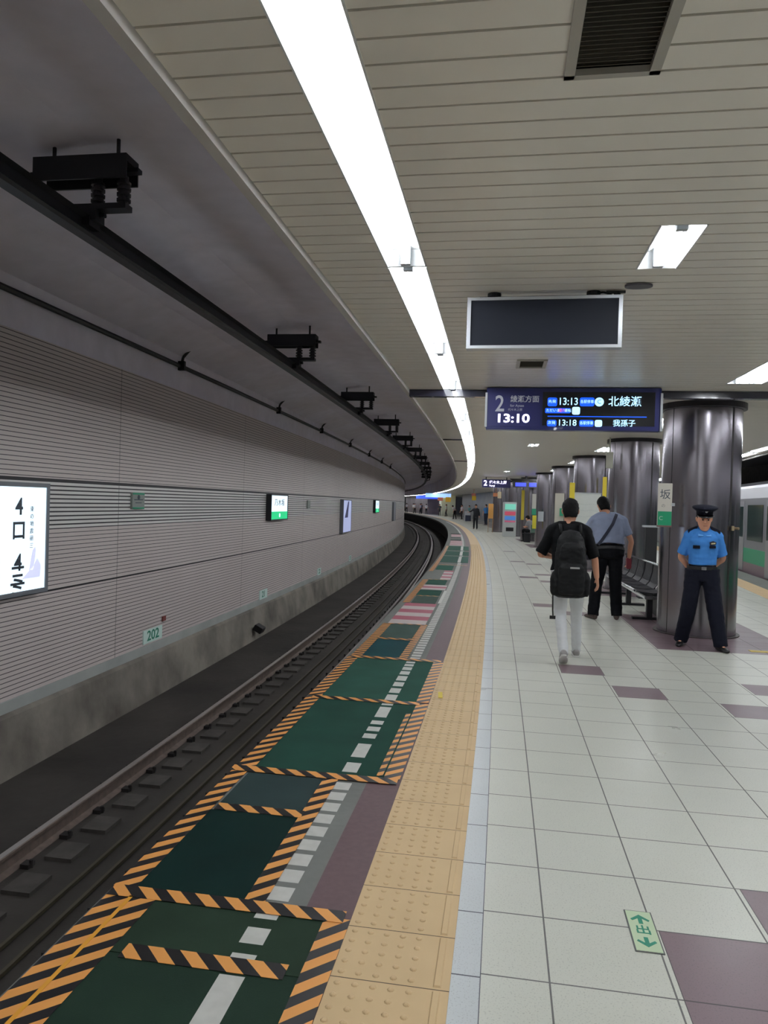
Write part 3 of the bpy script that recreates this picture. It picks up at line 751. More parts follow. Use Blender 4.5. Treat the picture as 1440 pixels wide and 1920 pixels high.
# things on column 3: white board and yellow plates
def pole_plate(name, u, s, z0, z1, wd, m_, label, cat='sign', th=.03):
    r = MB(); r.box(-wd/2, wd/2, -th/2, th/2, 0, z1-z0)
    if s > 40 and z0 > 1.6: r.box(-.01, .01, -.01, .01, z1-z0, ZC-z0)
    if s > 40 and z0 < 1.6: r.box(-wd/2, -wd/2+.02, -.01, .01, -z0, 0); r.box(wd/2-.02, wd/2, -.01, .01, -z0, 0)
    o = r.build(name, m_, bevel=.004); o.location = P(u, s, z0); o.rotation_euler = (0, 0, ang(s)); return tag(o, label, cat)
YEL = mat('sign yellow', (206,186,50), .5)
wb = empty('notice_board', P(2.46, 19.75, .9), ang(19.7), 'large white notice board in front of the third column', 'notice board')
m = MB(); m.box(-.36, .36, -.02, .02, 0, 1.1); m.build('board', mat('board white', (200,204,200), .5, var=.04), wb, bevel=.005)
m = MB()
for z in (.18, .33, .5, .66, .82): 
    for i in range(12): m.box(-.3+i*.05, -.26+i*.05, -.023, -.0205, z+.012*math.sin(i), z+.006+.012*math.sin(i))
m.build('printed_line', mat('faint print', (160,168,170), .6), wb)
m = MB(); m.box(-.37, .37, -.03, .03, 1.1, 1.13); m.build('top_rail', LTGREY, wb)
m = MB(); m.box(-.33, -.29, -.0, .04, -.9, 0); m.box(.29, .33, 0, .04, -.9, 0); m.build('stand', LTGREY, wb)
pole_plate('yellow_sign', 2.06, 19.6, 1.62, 2.28, .13, YEL, 'yellow vertical sign left of the white notice board')
pole_plate('yellow_sign', 2.88, 19.6, 1.75, 2.45, .10, YEL, 'yellow vertical sign right of the white notice board')
# things further along the column row
def plates(lst):
    for (nm, u, s, z0, z1, wd, rgb, label) in lst: pole_plate(nm, u, s, z0, z1, wd, mat('c%d_%d_%d' % rgb, rgb, .55), label)
plates([('paper_notice', 2.35, 24.9, 1.1, 2.1, .3, (186,182,170), 'tall cream notice on the fourth column'),
        ('paper_notice', 2.80, 24.9, 1.5, 1.95, .28, (178,170,160), 'second cream notice on the fourth column'),
        ('green_sign', 2.45, 24.8, 1.35, 1.6, .2, (40,140,105), 'green sign low on the fourth column'),
        ('orange_sign', 2.65, 24.8, 1.3, 1.45, .2, (190,150,70), 'orange strip sign on the fourth column'),
        ('paper_notice', 2.45, 24.85, .15, 1.1, .36, (160,158,156), 'grey panel at the foot of the fourth column'),
        ('paper_notice', 1.98, 30.0, 1.55, 2.15, .16, (186,184,178), 'narrow white plate on the fifth column'),
        ('green_sign', 1.98, 29.95, 1.3, 1.55, .17, (40,140,110), 'green square under the white plate on the fifth column'),
        ('yellow_sign', 2.0, 29.9, .75, 1.28, .15, (206,196,60), 'yellow plate low on the fifth column'),
        ('paper_notice', 2.25, 29.9, 1.05, 1.45, .22, (170,176,182), 'grey paper beside the yellow plate on the fifth column'),
        ('yellow_sign', 1.95, 34.9, 1.0, 2.4, .14, (200,180,60), 'long yellow vertical sign behind the vending machine'),
        ('orange_poster', 1.05, 44.9, .85, 1.75, .3, (206,150,80), 'orange poster left of the vending machine'),
        ('paper_notice', 1.55, 45.1, 2.1, 2.5, .22, (196,180,150), 'cream notice high on the seventh column'),
        ('orange_poster', 1.35, 45.2, 2.2, 2.42, .35, (190,120,80), 'small orange poster high on the seventh column'),
        ('yellow_sign', 1.05, 62, 2.05, 2.42, .35, (216,180,40), 'yellow hanging sign above the blue shirted worker'),
        ('red_sign', 1.05, 62.4, 2.42, 2.65, .35, (190,110,110), 'pale red hanging sign above the blue shirted worker'),
        ('yellow_sign', .3, 84, 1.95, 2.5, .6, (220,170,50), 'far yellow hanging sign left of the dark walker'),
        ('red_sign', -.6, 84, 2.05, 2.45, .6, (190,110,90), 'far faded red hanging sign next to the yellow one'),
        ('red_sign', 2.6, 31.0, 1.7, 2.0, .3, (176,96,86), 'small red notice between the fourth and fifth columns')])
column(*P(1.75, 46.4)[:2], .49, 46, 'far seventh steel column beside the orange poster')
# vending machine
vm = empty('vending_machine', P(1.72, 39.6), ang(39.6), 'white vending machine with coloured panels beside the columns', 'vending machine')
m = MB(); m.box(-.34, .34, -.3, .4, 0, 1.85); m.build('cabinet', mat('machine white', (196,200,200), .4), vm, bevel=.02)
for z0, z1, c, nm in ((1.45, 1.75, (120,200,180), 'green_panel'), (1.15, 1.35, (170,70,90), 'red_panel'), (.9, 1.1, (70,120,190), 'blue_panel'), (.78, .86, (170,80,110), 'pink_panel')):
    m = MB(); m.box(-.28, .28, -.312, -.3, z0, z1); m.build(nm, mat('vm%d' % int(z0*100), c, .4, emit=c, es=.5), vm)
m = MB(); m.box(-.2, .2, -.31, -.3, .3, .5); m.build('delivery_flap', DKMET, vm)
# ================================================================== DEPARTURE BOARDS
NAVY = mat('navy board casing', (26,32,92), .35, coat=.3); SCR = mat('black screen', (6,7,16), .25)
BLT = mat('screen blue', (10,70,220), .5, emit=(20,90,240), es=1.1); CYT = mat('screen cyan white', (170,220,255), .5, emit=(176,224,255), es=1.35)
WHT = mat('led white violet', (235,230,255), .5, emit=(236,232,255), es=1.7); GRT = mat('dim grey print', (150,152,160), .5, emit=(150,152,160), es=.35); RDT = mat('screen red', (240,90,60), .5, emit=(240,110,70), es=1.0)
bd = empty('departure_board', (.725, 8.85, 2.52), 0, 'wide navy hanging departure board showing 13:13 and 13:18', 'departure board')
m = MB(); m.box(-1.0, 1.0, 0, .14, 0, .50); m.build('casing', NAVY, bd, bevel=.006)
m = MB(); m.box(-1.015, -.99, -.012, .15, .03, .44); m.build('end_cap', LTGREY, bd); m = MB(); m.box(.99, 1.015, -.012, .15, .0, .44); m.build('end_cap', LTGREY, bd)
m = MB(); m.box(-.34, .93, -.006, 0, .055, .45); m.build('screen', SCR, bd)
m = MB(); m.box(-.98, -.36, -.004, 0, .04, .46); m.build('clock_panel', mat('clock panel', (28,32,92), .4), bd)
def rbox(mb, x0, x1, z0, z1, y0, y1, r=.02):
    pts = []
    for cx, cz, a in ((x1-r, z1-r, 0), (x0+r, z1-r, 90), (x0+r, z0+r, 180), (x1-r, z0+r, 270)):
        for k in range(4): t = math.radians(a+30*k); pts.append((cx+r*math.cos(t), cz+r*math.sin(t)))
    n = len(pts); mb.add([(x, y1, z) for x, z in pts]+[(x, y0, z) for x, z in pts], [tuple(range(n)), tuple(range(2*n-1, n-1, -1))]+[(i, n+i, n+(i+1) % n, (i+1) % n) for i in range(n)])
text('platform_number', '2', .27, GRT, bd, (-.90, -.006, .30), bold=.003, sx=.85)
text('direction_name', '綾瀬方面', .085, GRT, bd, (-.72, -.006, .36), bold=.001)
text('direction_english', 'for Ayase', .042, GRT, bd, (-.72, -.006, .285)); text('direction_kana', '代々木上原', .034, GRT, bd, (-.745, -.006, .235))
text('clock_digits', '13:10', .14, WHT, bd, (-.89, -.008, .13), bold=.004, sx=1.3)
for zz, tt, tm, h in ((.335, '先発', '13:13', .06), (.085, '次発', '13:18', .045)):
    m = MB(); rbox(m, -.285, -.175, zz-h*.9, zz+h*.8, -.010, -.007); m.build('label_block', BLT, bd)
    text('label_text', tt, .042, CYT, bd, (-.278, -.011, zz), sx=1.1)
    text('departure_time', tm, .12 if h > .05 else .10, CYT, bd, (-.165, -.009, zz), bold=.001, sx=.88 if h > .05 else 1.0)
    m = MB(); rbox(m, .085, .25, zz-h*.85, zz+h*.85, -.009, -.007); m.build('type_block', BLT, bd)
    text('type_text', '各駅停車', .045, CYT, bd, (.09, -.011, zz), sx=.86)
m = MB(); m.cyl((.305, -.007, .335), (.305, -.011, .335), .052, 24); m.build('line_symbol', CYT, bd); text('line_letter', 'C', .07, BLT, bd, (.305, -.012, .335), align='CENTER')
m = MB(); rbox(m, .262, .345, .045, .125, -.010, -.007); m.build('line_symbol', CYT, bd)
m = MB(); m.box(-.28, .84, -.009, -.007, .158, .168); m.build('divider_line', BLT, bd)
m = MB(); rbox(m, -.31, -.02, .20, .26, -.009, -.007, .012); m.build('note_block', BLT, bd)
text('note_text', 'ただいま', .04, CYT, bd, (-.30, -.011, .23)); text('note_text', '遅れ', .045, RDT, bd, (-.16, -.011, .23)); text('note_text', '運転', .04, CYT, bd, (-.09, -.011, .23))
m = MB(); rbox(m, .0, .09, .185, .275, -.010, -.007); m.build('car_symbol', CYT, bd)
text('destination_name', '北綾瀬', .125, CYT, bd, (.405, -.009, .335), bold=.001); text('destination_name', '我孫子', .085, CYT, bd, (.465, -.009, .085), bold=.001)
# blank display
bl = empty('blank_display', (.20, 4.93, 2.65), -.012, 'blank dark information display in a silver frame hanging from the ceiling', 'display')
m = MB(); m.box(-.46, .46, .012, .09, .02, .325); m.build('casing', DKMET, bl)
m = MB(); m.box(-.475, .475, -.004, .012, .02, .32); m.build('screen', mat('dead screen', (30,34,44), .55, spec=.2), bl)
m = MB()
for q in ((-.5, -.475, 0, .34), (.475, .5, 0, .34)): m.box(q[0], q[1], -.015, .06, q[2], q[3])
m.box(-.475, .475, -.015, .06, 0, .02); m.box(-.475, .475, -.015, .06, .32, .34); m.build('frame', mat('silver frame', (196,200,206), .35, .5), bl)
for x in (-.325, .32):
    m = MB(); m.cyl((x, .05, .33), (x, .05, .385), .022, 12); m.cyl((x, .05, .355), (x, .05, .378), .045, 16); m.build('hanger_rod', DKMET, bl)
m = MB(); m.box(-.42, .42, .01, .08, .335, .35); m.build('top_rail', DKMET, bl)
m = MB(); m.tube([(.34, .05, .37), (.38, .04, .372), (.42, .03, .36), (.44, .03, .34)], .007, 6); m.build('cable', BLACK, bl)
m = MB(); m.cyl((.47, .05, .335), (.47, .05, .37), .022, 10); m.cyl((.40, .04, .372), (.52, .04, .372), .010, 6); m.build('cable_gland', BLACK, bl)
cg = MB(); cg.cyl((0, 0, 0), (0, 0, .012), .085, 24); o = cg.build('ceiling_cap', mat('grey cap', (92,90,96), .5)); o.location = (.78, 4.83, 3.012); o.scale = (1, .6, 1); tag(o, 'grey round cap on the ceiling beside the blank display', 'ceiling cap')
# far signs
fb = empty('platform_sign', P(.76, 36.2, 2.52), ang(36.2), 'small far lit sign with a white number 2 hanging over the platform', 'sign')
m = MB(); m.box(-.69, .69, 0, .15, 0, .40); m.build('casing', mat('sign casing violet', (60,60,110), .4), fb)
text('platform_number', '2', .36, WHT, fb, (-.62, -.01, .2), bold=.008); text('sign_text', '代々木上原', .17, WHT, fb, (-.35, -.01, .25), bold=.004); text('sign_text', 'Yoyogi', .1, WHT, fb, (-.35, -.01, .09), bold=.003)
m = MB()
for x in (-.5, .5): m.box(x-.02, x+.02, .05, .09, .4, .51)
m.build('hanger_rod', DKMET, fb)
mn = empty('monitor_unit', P(2.05, 34.0, 2.5), ang(34), 'far pair of blue monitors under a black sloping hood', 'monitor')
m = MB(); m.box(-.66, .66, 0, .25, 0, .27); m.build('casing', mat('monitor casing', (64,64,66), .5), mn)
m = MB(); m.add([(-.80, 0, .40), (.60, 0, .40), (.66, 0, .30), (-.68, 0, .30), (-.80, .3, .40), (.60, .3, .40), (.66, .3, .30), (-.68, .3, .30)], [(3, 2, 1, 0), (4, 5, 6, 7), (0, 1, 5, 4), (1, 2, 6, 5), (2, 3, 7, 6), (3, 0, 4, 7)]); m.build('hood', BLACK, mn)
for x in (-.3, .32):
    m = MB(); m.box(x-.24, x+.24, -.01, 0, .05, .22); m.build('screen', mat('violet screen', (40,50,200), .5, emit=(70,84,235), es=1.3), mn)
m = MB(); m.cyl((-.05, .1, .4), (-.05, .1, .53), .05, 10); m.build('hanger_rod', DKMET, mn)
# hanging board far left part
for (u, s, wd, c, lb) in ((-.2, 92, 3.2, (150,190,245), 'far pale blue lit board over the bend'), (1.0, 118, 3.6, (60,90,230), 'farthest blue lit board over the bend')):
    f_ = empty('platform_sign', P(u, s, 2.5), ang(s)-.0, lb, 'sign'); m = MB(); m.box(-wd/2, wd/2, 0, .15, 0, .5); m.build('lit_face', mat('lit %d' % c[0], c, .5, emit=c, es=1.1), f_); m = MB(); m.box(-.05, .05, .02, .08, .5, .53); m.build('hanger_rod', DKMET, f_)
# small hanging plate
m = MB(); m.cyl((0, 0, .32), (0, 0, .62), .012, 8); m.box(-.065, .065, -.02, .02, 0, .32); o = m.build('hanging_plate', mat('pale plate', (190,190,176), .5), bevel=.003); o.location = (1.98, 15.0, 2.42); tag(o, 'narrow pale plate hanging below the departure board', 'sign')
# ================================================================== BENCH
bn = empty('platform_bench', P(2.62, 12.8, 0), ang(12.8), 'steel platform bench with black seats between the first two columns', 'bench')
CH = mat('chrome tube', (200,204,208), .18, 1.0); SEAT = mat('black mesh seat', (34,34,40), .45, .3)
Lb = 3.5
m = MB(); m.tube([(-.12, -Lb/2, .76), (-.12, Lb/2, .76)], .022, 10); m.build('back_rail', CH, bn, True)
m = MB(); m.tube([(-.60, -Lb/2, .425), (-.60, Lb/2, .425)], .018, 10); m.build('front_rail', CH, bn, True)
for i in range(6):
    y = -Lb/2+.3+i*.58
    m = MB()
    pts = [(-.60, .43), (-.5, .415), (-.35, .40), (-.22, .41), (-.17, .47), (-.13, .62), (-.12, .74)]
    for j in range(9):
        yy = y-.22+j*.055
        for a, b in zip(pts, pts[1:]): m.add([(a[0], yy-.021, a[1]), (b[0], yy-.021, b[1]), (b[0], yy+.021, b[1]), (a[0], yy+.021, a[1])], [(0, 1, 2, 3)])
    o = m.build('seat', SEAT, bn)
    sd = o.modifiers.new('t', 'SOLIDIFY'); sd.thickness = .012
m = MB(); m.box(-.48, -.28, -Lb/2, Lb/2, .31, .36); m.build('beam', CH, bn, bevel=.01)
for y in (-Lb/2+.15, 0, Lb/2-.15):
    m = MB(); m.box(-.42, -.34, y-.04, y+.04, .02, .32); m.box(-.62, -.12, y-.04, y+.04, 0, .035); m.tube([(-.36, y, .33), (-.14, y, .45), (-.12, y, .76)], .02, 8); m.build('leg', DKMET, bn)
m = MB(); m.box(-.2, .2, -.7, .7, 0, .30); o = m.build('floor_cabinet', mat('black cabinet', (20,20,22), .5), bevel=.01); o.location = P(2.62, 11.4, 0); tag(o, 'low black cabinet under the near end of the steel bench', 'cabinet')
m = MB(); m.box(-.10, .10, -.06, .06, 0, 1.30); m.box(-.15, .17, -.07, .07, 1.30, 1.335, 1); m.box(-.2, .2, -.15, .15, 0, .02, 0); o = m.build('notice_stand', [mat('stand black', (20,20,24), .5), LTGREY]); o.location = P(2.82, 13.95, 0); tag(o, 'black upright stand with a pale top behind the bench', 'stand')
# ================================================================== TRAIN
rot = -math.atan(.074)
tr = empty('commuter_train', (4.98, 0, 0), rot, 'grey commuter train with a green band standing at the far side platform', 'train')
m = MB()
prof = [(0, -.05), (0, 2.15), (.10, 2.38), (.35, 2.5), (1.4, 2.62), (2.45, 2.5), (2.7, 2.38), (2.8, 2.15), (2.8, -.05)]
n = len(prof)
TY0, TY1 = 1.0, 75.0
m.add([(x, y, z) for y in (TY0, TY1) for x, z in prof], [(i, i+1, n+i+1, n+i) for i in range(n-1)]+[tuple(range(n)), tuple(range(2*n-1, n-1, -1))])
m.build('body', mat('train steel', (150,150,156), .35, .75), tr)
m = MB(); m.box(-.006, 0, TY0, TY1, 2.02, 2.30); m.build('roof_band', mat('train pale band', (206,206,212), .4), tr)
m = MB(); m.box(-.008, 0, TY0, TY1, .27, .66); m.build('green_band', mat('train green', (20,140,100), .4), tr)
m = MB(); m.box(-.006, 0, TY0, TY1, -.04, .27); m.build('lower_panel', mat('train lower grey pink', (140,120,128), .4, .4), tr)
GLS = mat('dark train glass', (14,44,44), .08, spec=.8)
y = 2.0; k = 0
while y < 72:
    m = MB(); m.box(-.012, 0, y, y+1.6, .88, 1.84); m.build('window', GLS, tr, bevel=.004)
    m = MB(); m.box(-.02, 0, y+1.95, y+3.25, .02, 1.95); d = m.build('door', mat('door steel', (168,168,172), .35, .7), tr)
    for q in (0, 1):
        m = MB(); m.box(-.026, -.019, y+2.03+q*.62, y+2.03+q*.62+.52, .95, 1.80); m.build('door_window', GLS, d)
    m = MB(); m.box(-.024, -.018, y+2.595, y+2.605, .02, 1.95); m.build('door_seal', BLACK, d)
    y += 3.6; k += 1
m = MB(); m.box(.2, 2.6, TY0, TY1, -1.0, -.05); m.build('underframe', BLACK, tr)
# ================================================================== FAR STRUCTURES
def slab(name, u0, u1, s0, s1, z0, z1, m_, label, cat): return tag(cbox(name, u0, u1, s0, s1, z0, z1, m_, d=2.0), label, cat)
slab('stair_enclosure', 3.6, 7.8, 56, 98, 0, ZC-.01, mat('enclosure grey', (122,124,126), .5, .2, var=.2, vs_=1.2), 'grey stair enclosure filling the middle of the far platform', 'stair enclosure')
slab('square_pillar', 1.9, 4.0, 107.6, 110, 0, ZC-.01, mat('pale green pillar', (236,244,230), .6), 'pale green wide pillar at the far bend', 'pillar')
slab('square_pillar', -.1, .5, 145, 146, 0, ZC-.01, mat('pale green pillar', (206,218,200), .6), 'narrow pale pillar farthest left along the bend', 'pillar')
tag(cbox('lit_canopy_sign', 1.3, 3.2, 107.0, 107.3, 2.75, ZC-.01, mat('yellow lit', (250,220,90), .5, emit=(250,220,110), es=.8), d=1), 'yellow lit panel at the top of the pale green pillar', 'sign')
slab('kiosk_wall', 1.6, 6.5, 122, 150, 0, ZC-.01, mat('kiosk greys', (128,118,124), .6, var=.3, vs_=.6), 'far grey pink kiosk wall behind the waiting crowd', 'wall')
# ================================================================== PEOPLE
SKIN = mat('skin', (206,150,122), .55, spec=.35); HAIR = mat('black hair', (9,8,9), .75, spec=.2)
def loft(mb, rings, n=16, k=0, cap=True):
    """rings: (center, xaxis, yaxis, a, b)"""
    V = []; Fs = []
    for c, x, y, a, b in rings:
        for i in range(n):
            t = 2*math.pi*i/n; V.append(Vector(c)+Vector(x)*(a*math.cos(t))+Vector(y)*(b*math.sin(t)))
    N = len(rings)
    for j in range(N-1):
        for i in range(n): Fs.append((j*n+i, j*n+(i+1) % n, (j+1)*n+(i+1) % n, (j+1)*n+i))
    Fs.append(tuple(range(n-1, -1, -1))); Fs.append(tuple((N-1)*n+i for i in range(n)))
    mb.add(V, Fs, k)
def limb(mb, pts, rad, n=12, side=(1, 0, 0)):
    """smooth tube through pts; rad = (a,b) or r per point"""
    pts = [Vector(p) for p in pts]; N = len(pts); Q = []; Rr = []
    for i in range(N-1):
        p0, p1, p2, p3 = pts[max(i-1, 0)], pts[i], pts[i+1], pts[min(i+2, N-1)]
        for k in range(4):
            t = k/4; Q.append(.5*((2*p1)+(p2-p0)*t+(2*p0-5*p1+4*p2-p3)*t*t+(3*p1-p0-3*p2+p3)*t**3))
            a, b = rad[i], rad[i+1]
            a = a if isinstance(a, tuple) else (a, a); b = b if isinstance(b, tuple) else (b, b)
            Rr.append((a[0]+(b[0]-a[0])*t, a[1]+(b[1]-a[1])*t))
    Q.append(pts[-1]); a = rad[-1]; Rr.append(a if isinstance(a, tuple) else (a, a))
    rings = []; sd = Vector(side)
    for i, q in enumerate(Q):
        d = (Q[min(i+1, len(Q)-1)]-Q[max(i-1, 0)]).normalized()
        y = d.cross(sd).normalized(); x = y.cross(d).normalized()
        if y.length < .1: continue
        rings.append((q, x, y, Rr[i][0], Rr[i][1]))
    r0 = rings[0]; r1 = rings[-1]
    loft(mb, rings, n)
def remesh(mb, name, m_, parent, vox, wr=0.0, wf=9.0, sm=2):
    me = bpy.data.meshes.new(name); me.from_pydata([tuple(v) for v in mb.v], [], mb.f); o = bpy.data.objects.new(name, me); C.objects.link(o)
    bmn = bmesh.new(); bmn.from_mesh(me); bmesh.ops.recalc_face_normals(bmn, faces=bmn.faces); bmn.to_mesh(me); bmn.free()
    md = o.modifiers.new('r', 'REMESH'); md.mode = 'VOXEL'; md.voxel_size = vox; md.use_smooth_shade = True
    if sm: s_ = o.modifiers.new('s', 'SMOOTH'); s_.factor = .5; s_.iterations = sm
    dg = bpy.context.evaluated_depsgraph_get(); me2 = bpy.data.meshes.new_from_object(o.evaluated_get(dg)); bpy.data.objects.remove(o)
    if wr:
        no = [v.normal.copy() for v in me2.vertices]
        for v, nn in zip(me2.vertices, no):
            p = Vector((v.co.x*wf, v.co.y*wf, v.co.z*wf*1.6)); v.co += nn*(wr*(noise.noise(p)+.5*noise.noise(p*2.3)))
    for p in me2.polygons: p.use_smooth = True
    me2.materials.clear(); return link(name, me2, m_, parent)
def hand(mb, wr, d, palm, thumb, curl=.5):
    """wr wrist, d direction of the hand, palm = palm normal, thumb = side towards thumb"""
    wr, d, palm, thumb = Vector(wr), Vector(d).normalized(), Vector(palm).normalized(), Vector(thumb).normalized()
    rings = [(wr, thumb, palm, .027, .020), (wr+d*.03, thumb, palm, .036, .017), (wr+d*.085, thumb, palm, .041, .014), (wr+d*.095, thumb, palm, .038, .011)]
    loft(mb, rings, 12)
    for k, (o_, L) in enumerate(((.029, .072), (.010, .080), (-.010, .074), (-.029, .058))):
        p = wr+d*.088+thumb*o_; pts = [p]; dd = d.copy()
        for f in (.45, .3, .25):
            dd = (dd+palm*curl*.6).normalized(); p = p+dd*(L*f); pts.append(p)
        limb(mb, pts, [.0095, .009, .008, .0065], 8, thumb)
    p = wr+d*.025+thumb*.03; limb(mb, [p, p+(d*.6+thumb*.6+palm*.2)*.035, p+(d*.9+thumb*.62+palm*.35)*.062], [.012, .0105, .0075], 8, palm)
def person(name, loc, rz, hgt, label, J, outfit, vox=.0075, group=None):
    """J: joints in a 1.75 m frame, x right, y forward"""
    root = empty(name, loc, rz, label, 'person', group); k = hgt/1.75; root.scale = (k, k, k)
    V_ = Vector; g = lambda n, d: Vector(J.get(n, d))
    pel = g('pelvis', (0, 0, .95)); che = g('chest', (0, 0, 1.36)); nk = g('neck', (0, .0, 1.50)); hd = g('head', (0, .015, 1.635))
    bs = J.get('bulk', 1.0)
    def cz(z):
        t = (z-.95)/(1.36-.95); return pel+(che-pel)*t
    up = (che-pel).normalized(); sx = g('side', (1, 0, 0)); fy = up.cross(sx); fy = Vector((0, 1, 0)) if fy.length < .1 else fy
    def torso(mb, e, z0=.84, z1=1.47):
        tab = [(.84, .12, .09), (.90, .165, .115), (.97, .168, .118), (1.04, .155, .110), (1.12, .148, .105), (1.22, .158, .112), (1.32, .172, .115), (1.39, .172, .105), (1.43, .135, .085), (1.465, .075, .062)]
        loft(mb, [(cz(z), sx, fy, (a+e)*bs, (b+e)*bs) for z, a, b in tab if z0 <= z <= z1], 20)
    L = {}
    for sd, sg in (('L', -1), ('R', 1)):
        L['sh'+sd] = g('sh'+sd, cz(1.405)+sx*(.165*sg*bs)); L['el'+sd] = g('el'+sd, (.25*sg, -.02, 1.12)); L['wr'+sd] = g('wr'+sd, (.27*sg, .06, .88))
        L['hi'+sd] = pel+sx*(.088*sg); L['kn'+sd] = g('kn'+sd, (.10*sg, .02, .49)); L['an'+sd] = g('an'+sd, (.10*sg, -.02, .09)); L['to'+sd] = g('to'+sd, (.015*sg, 1, 0)).normalized()
    body = MB(); torso(body, 0, .90)
    hz = g('headup', (0, 0, 1)).normalized(); hx = g('headside', (1, 0, 0)).normalized(); hy = hz.cross(hx).normalized()
    limb(body, [cz(1.43), nk, hd-hz*.05-hy*.01], [.062, .056, .056], 14)
    hs = J.get('hs', 1.13); H = lambda x, y, z: hd+(hx*x+hy*y+hz*z)*hs
    prof = [(-.118, .022, .02, .062), (-.108, .040, .036, .045), (-.085, .052, .058, .026), (-.05, .063, .080, .008), (-.01, .070, .091, 0), (.03, .074, .096, -.004), (.065, .070, .091, -.006), (.095, .055, .072, -.006), (.112, .032, .043, -.006), (.118, .012, .016, -.006)]
    loft(body, [(H(0, y, z), hx, hy, a*hs, b*hs) for z, a, b, y in prof], 20)
    limb(body, [H(0, .088, .012), H(0, .105, -.018), H(0, .103, -.032)], [.008, .012, .010], 8, hx)
    loft(body, [(H(0, .076, z), hx, hy, a, b) for z, a, b in ((-.064, .018, .012), (-.060, .022, .016), (-.056, .022, .016), (-.052, .018, .012))], 10)
    for sg in (-1, 1): limb(body, [H(.072*sg, -.012, -.028), H(.078*sg, -.018, 0), H(.074*sg, -.014, .022)], [(.008, .010), (.010, .018), (.007, .012)], 8, (1, 0, 0))
    for sd, sg in (('L', -1), ('R', 1)):
        limb(body, [L['sh'+sd]-sx*.03*sg, L['sh'+sd]+V_((0, 0, -.02)), (L['sh'+sd]+L['el'+sd])/2, L['el'+sd], (L['el'+sd]*.65+L['wr'+sd]*.35), L['wr'+sd]], [.05, .052, .045, .037, .038, .026], 12)
        d = g('hd'+sd, L['wr'+sd]-L['el'+sd]).normalized(); pm = g('palm'+sd, (-sg, 0, 0)); th = g('th'+sd, (0, 1, 0))
        th = (th-d*th.dot(d)).normalized(); pm = (pm-d*pm.dot(d)-th*pm.dot(th)).normalized()
        hand(body, L['wr'+sd], d, pm, th, J.get('curl', .5))
        limb(body, [L['hi'+sd], (L['hi'+sd]+L['kn'+sd])/2, L['kn'+sd], L['kn'+sd]*.65+L['an'+sd]*.35, L['an'+sd]], [.088, .072, .052, .052, .036], 12)
        a = L['an'+sd]; t = L['to'+sd]; limb(body, [a+V_((0, 0, .0)), a-V_((0, 0, .035))+t*.02, a+t*.10-V_((0, 0, .05))+V_(J.get('toedrop', (0, 0, 0)))], [.036, .036, .026], 10)
    remesh(body, 'body', SKIN, root, vox)
    O = outfit
    # trousers
    tm = MB(); torso(tm, .014, .84, 1.06)
    hw = O.get('hem', .062)
    for sd in 'LR':
        mid = (L['hi'+sd]+L['kn'+sd])/2; an = L['an'+sd]
        limb(tm, [L['hi'+sd]+V_((0, 0, .03)), mid, L['kn'+sd], L['kn'+sd]*.5+an*.5, an+(an-L['kn'+sd]).normalized()*.04], [O.get('thigh', .102), O.get('thigh', .102)*.84, O.get('kneew', .072), (O.get('kneew', .072)+hw)/2, hw], 14)
    remesh(tm, 'trousers', O['trousers'], root, vox*1.3, .006, 9, 2)
    st = MB(); torso(st, O.get('loose', .018), O.get('shirt_z', .97), 1.465)
    loft(st, [(cz(1.44), sx, fy, .085, .075), (nk-V_((0, 0, .015)), sx, fy, .066, .068)], 16)
    sl = O.get('sleeve', .75)
    for sd, sg in (('L', -1), ('R', 1)):
        s_, e_ = L['sh'+sd], L['el'+sd]
        pts = [s_-sx*.06*sg, s_, s_+(e_-s_)*.5, s_+(e_-s_)*min(sl, 1)]; rr = [.075, .070, .066, .064]
        if sl > 1: pts.append(e_+(L['wr'+sd]-e_)*(sl-1)); rr = [.07, .066, .056, .054, .045]
        limb(st, pts, rr, 14)
    for sg in (-1, 1): limb(st, [cz(1.445)+sx*.02*sg, cz(1.44)+sx*.09*sg*bs, L['sh'+('L' if sg < 0 else 'R')]+V_((0, 0, .008)), L['sh'+('L' if sg < 0 else 'R')]+sx*.03*sg-V_((0, 0, .03))], [.07, .068, .068, .06], 14, (0, 1, 0))
    remesh(st, 'shirt', O['shirt'], root, vox*1.3, .007, 8, 2)
    # hair
    hr = MB(); hl = O.get('hairlow', -.065)
    hp = [(hl, .058, .045, -.045), (-.03, .070, .060, -.042), (.0, .078, .076, -.028), (.035, .081, .098, -.010), (.07, .078, .100, -.006), (.10, .062, .082, -.008), (.122, .038, .05, -.008), (.130, .012, .016, -.008)]
    loft(hr, [(H(0, y, z), hx, hy, a*hs, b*hs) for z, a, b, y in hp], 20)
    if O.get('hair', True): remesh(hr, 'hair', O.get('hairm', HAIR), root, vox, .004, 30, 1)
    # shoes
    for sd in 'LR':
        a = L['an'+sd]; t = L['to'+sd]; dn = V_(J.get('down'+sd, (0, 0, -1))).normalized(); sidev = dn.cross(t).normalized()
        sh = MB(); b_ = a+dn*.09
        rings = [(b_-t*.075-dn*.035, sidev, dn, .024, .03), (b_-t*.06-dn*.04, sidev, dn, .036, .042), (b_+t*.0-dn*.045, sidev, dn, .040, .046), (b_+t*.06-dn*.036, sidev, dn, .044, .037), (b_+t*.12-dn*.027, sidev, dn, .046, .028), (b_+t*.165-dn*.022, sidev, dn, .036, .022), (b_+t*.185-dn*.018, sidev, dn, .018, .014)]
        loft(sh, rings, 14)
        so = remesh(sh, 'shoe', O['shoe'], root, max(vox, .007), 0, 1, 1)
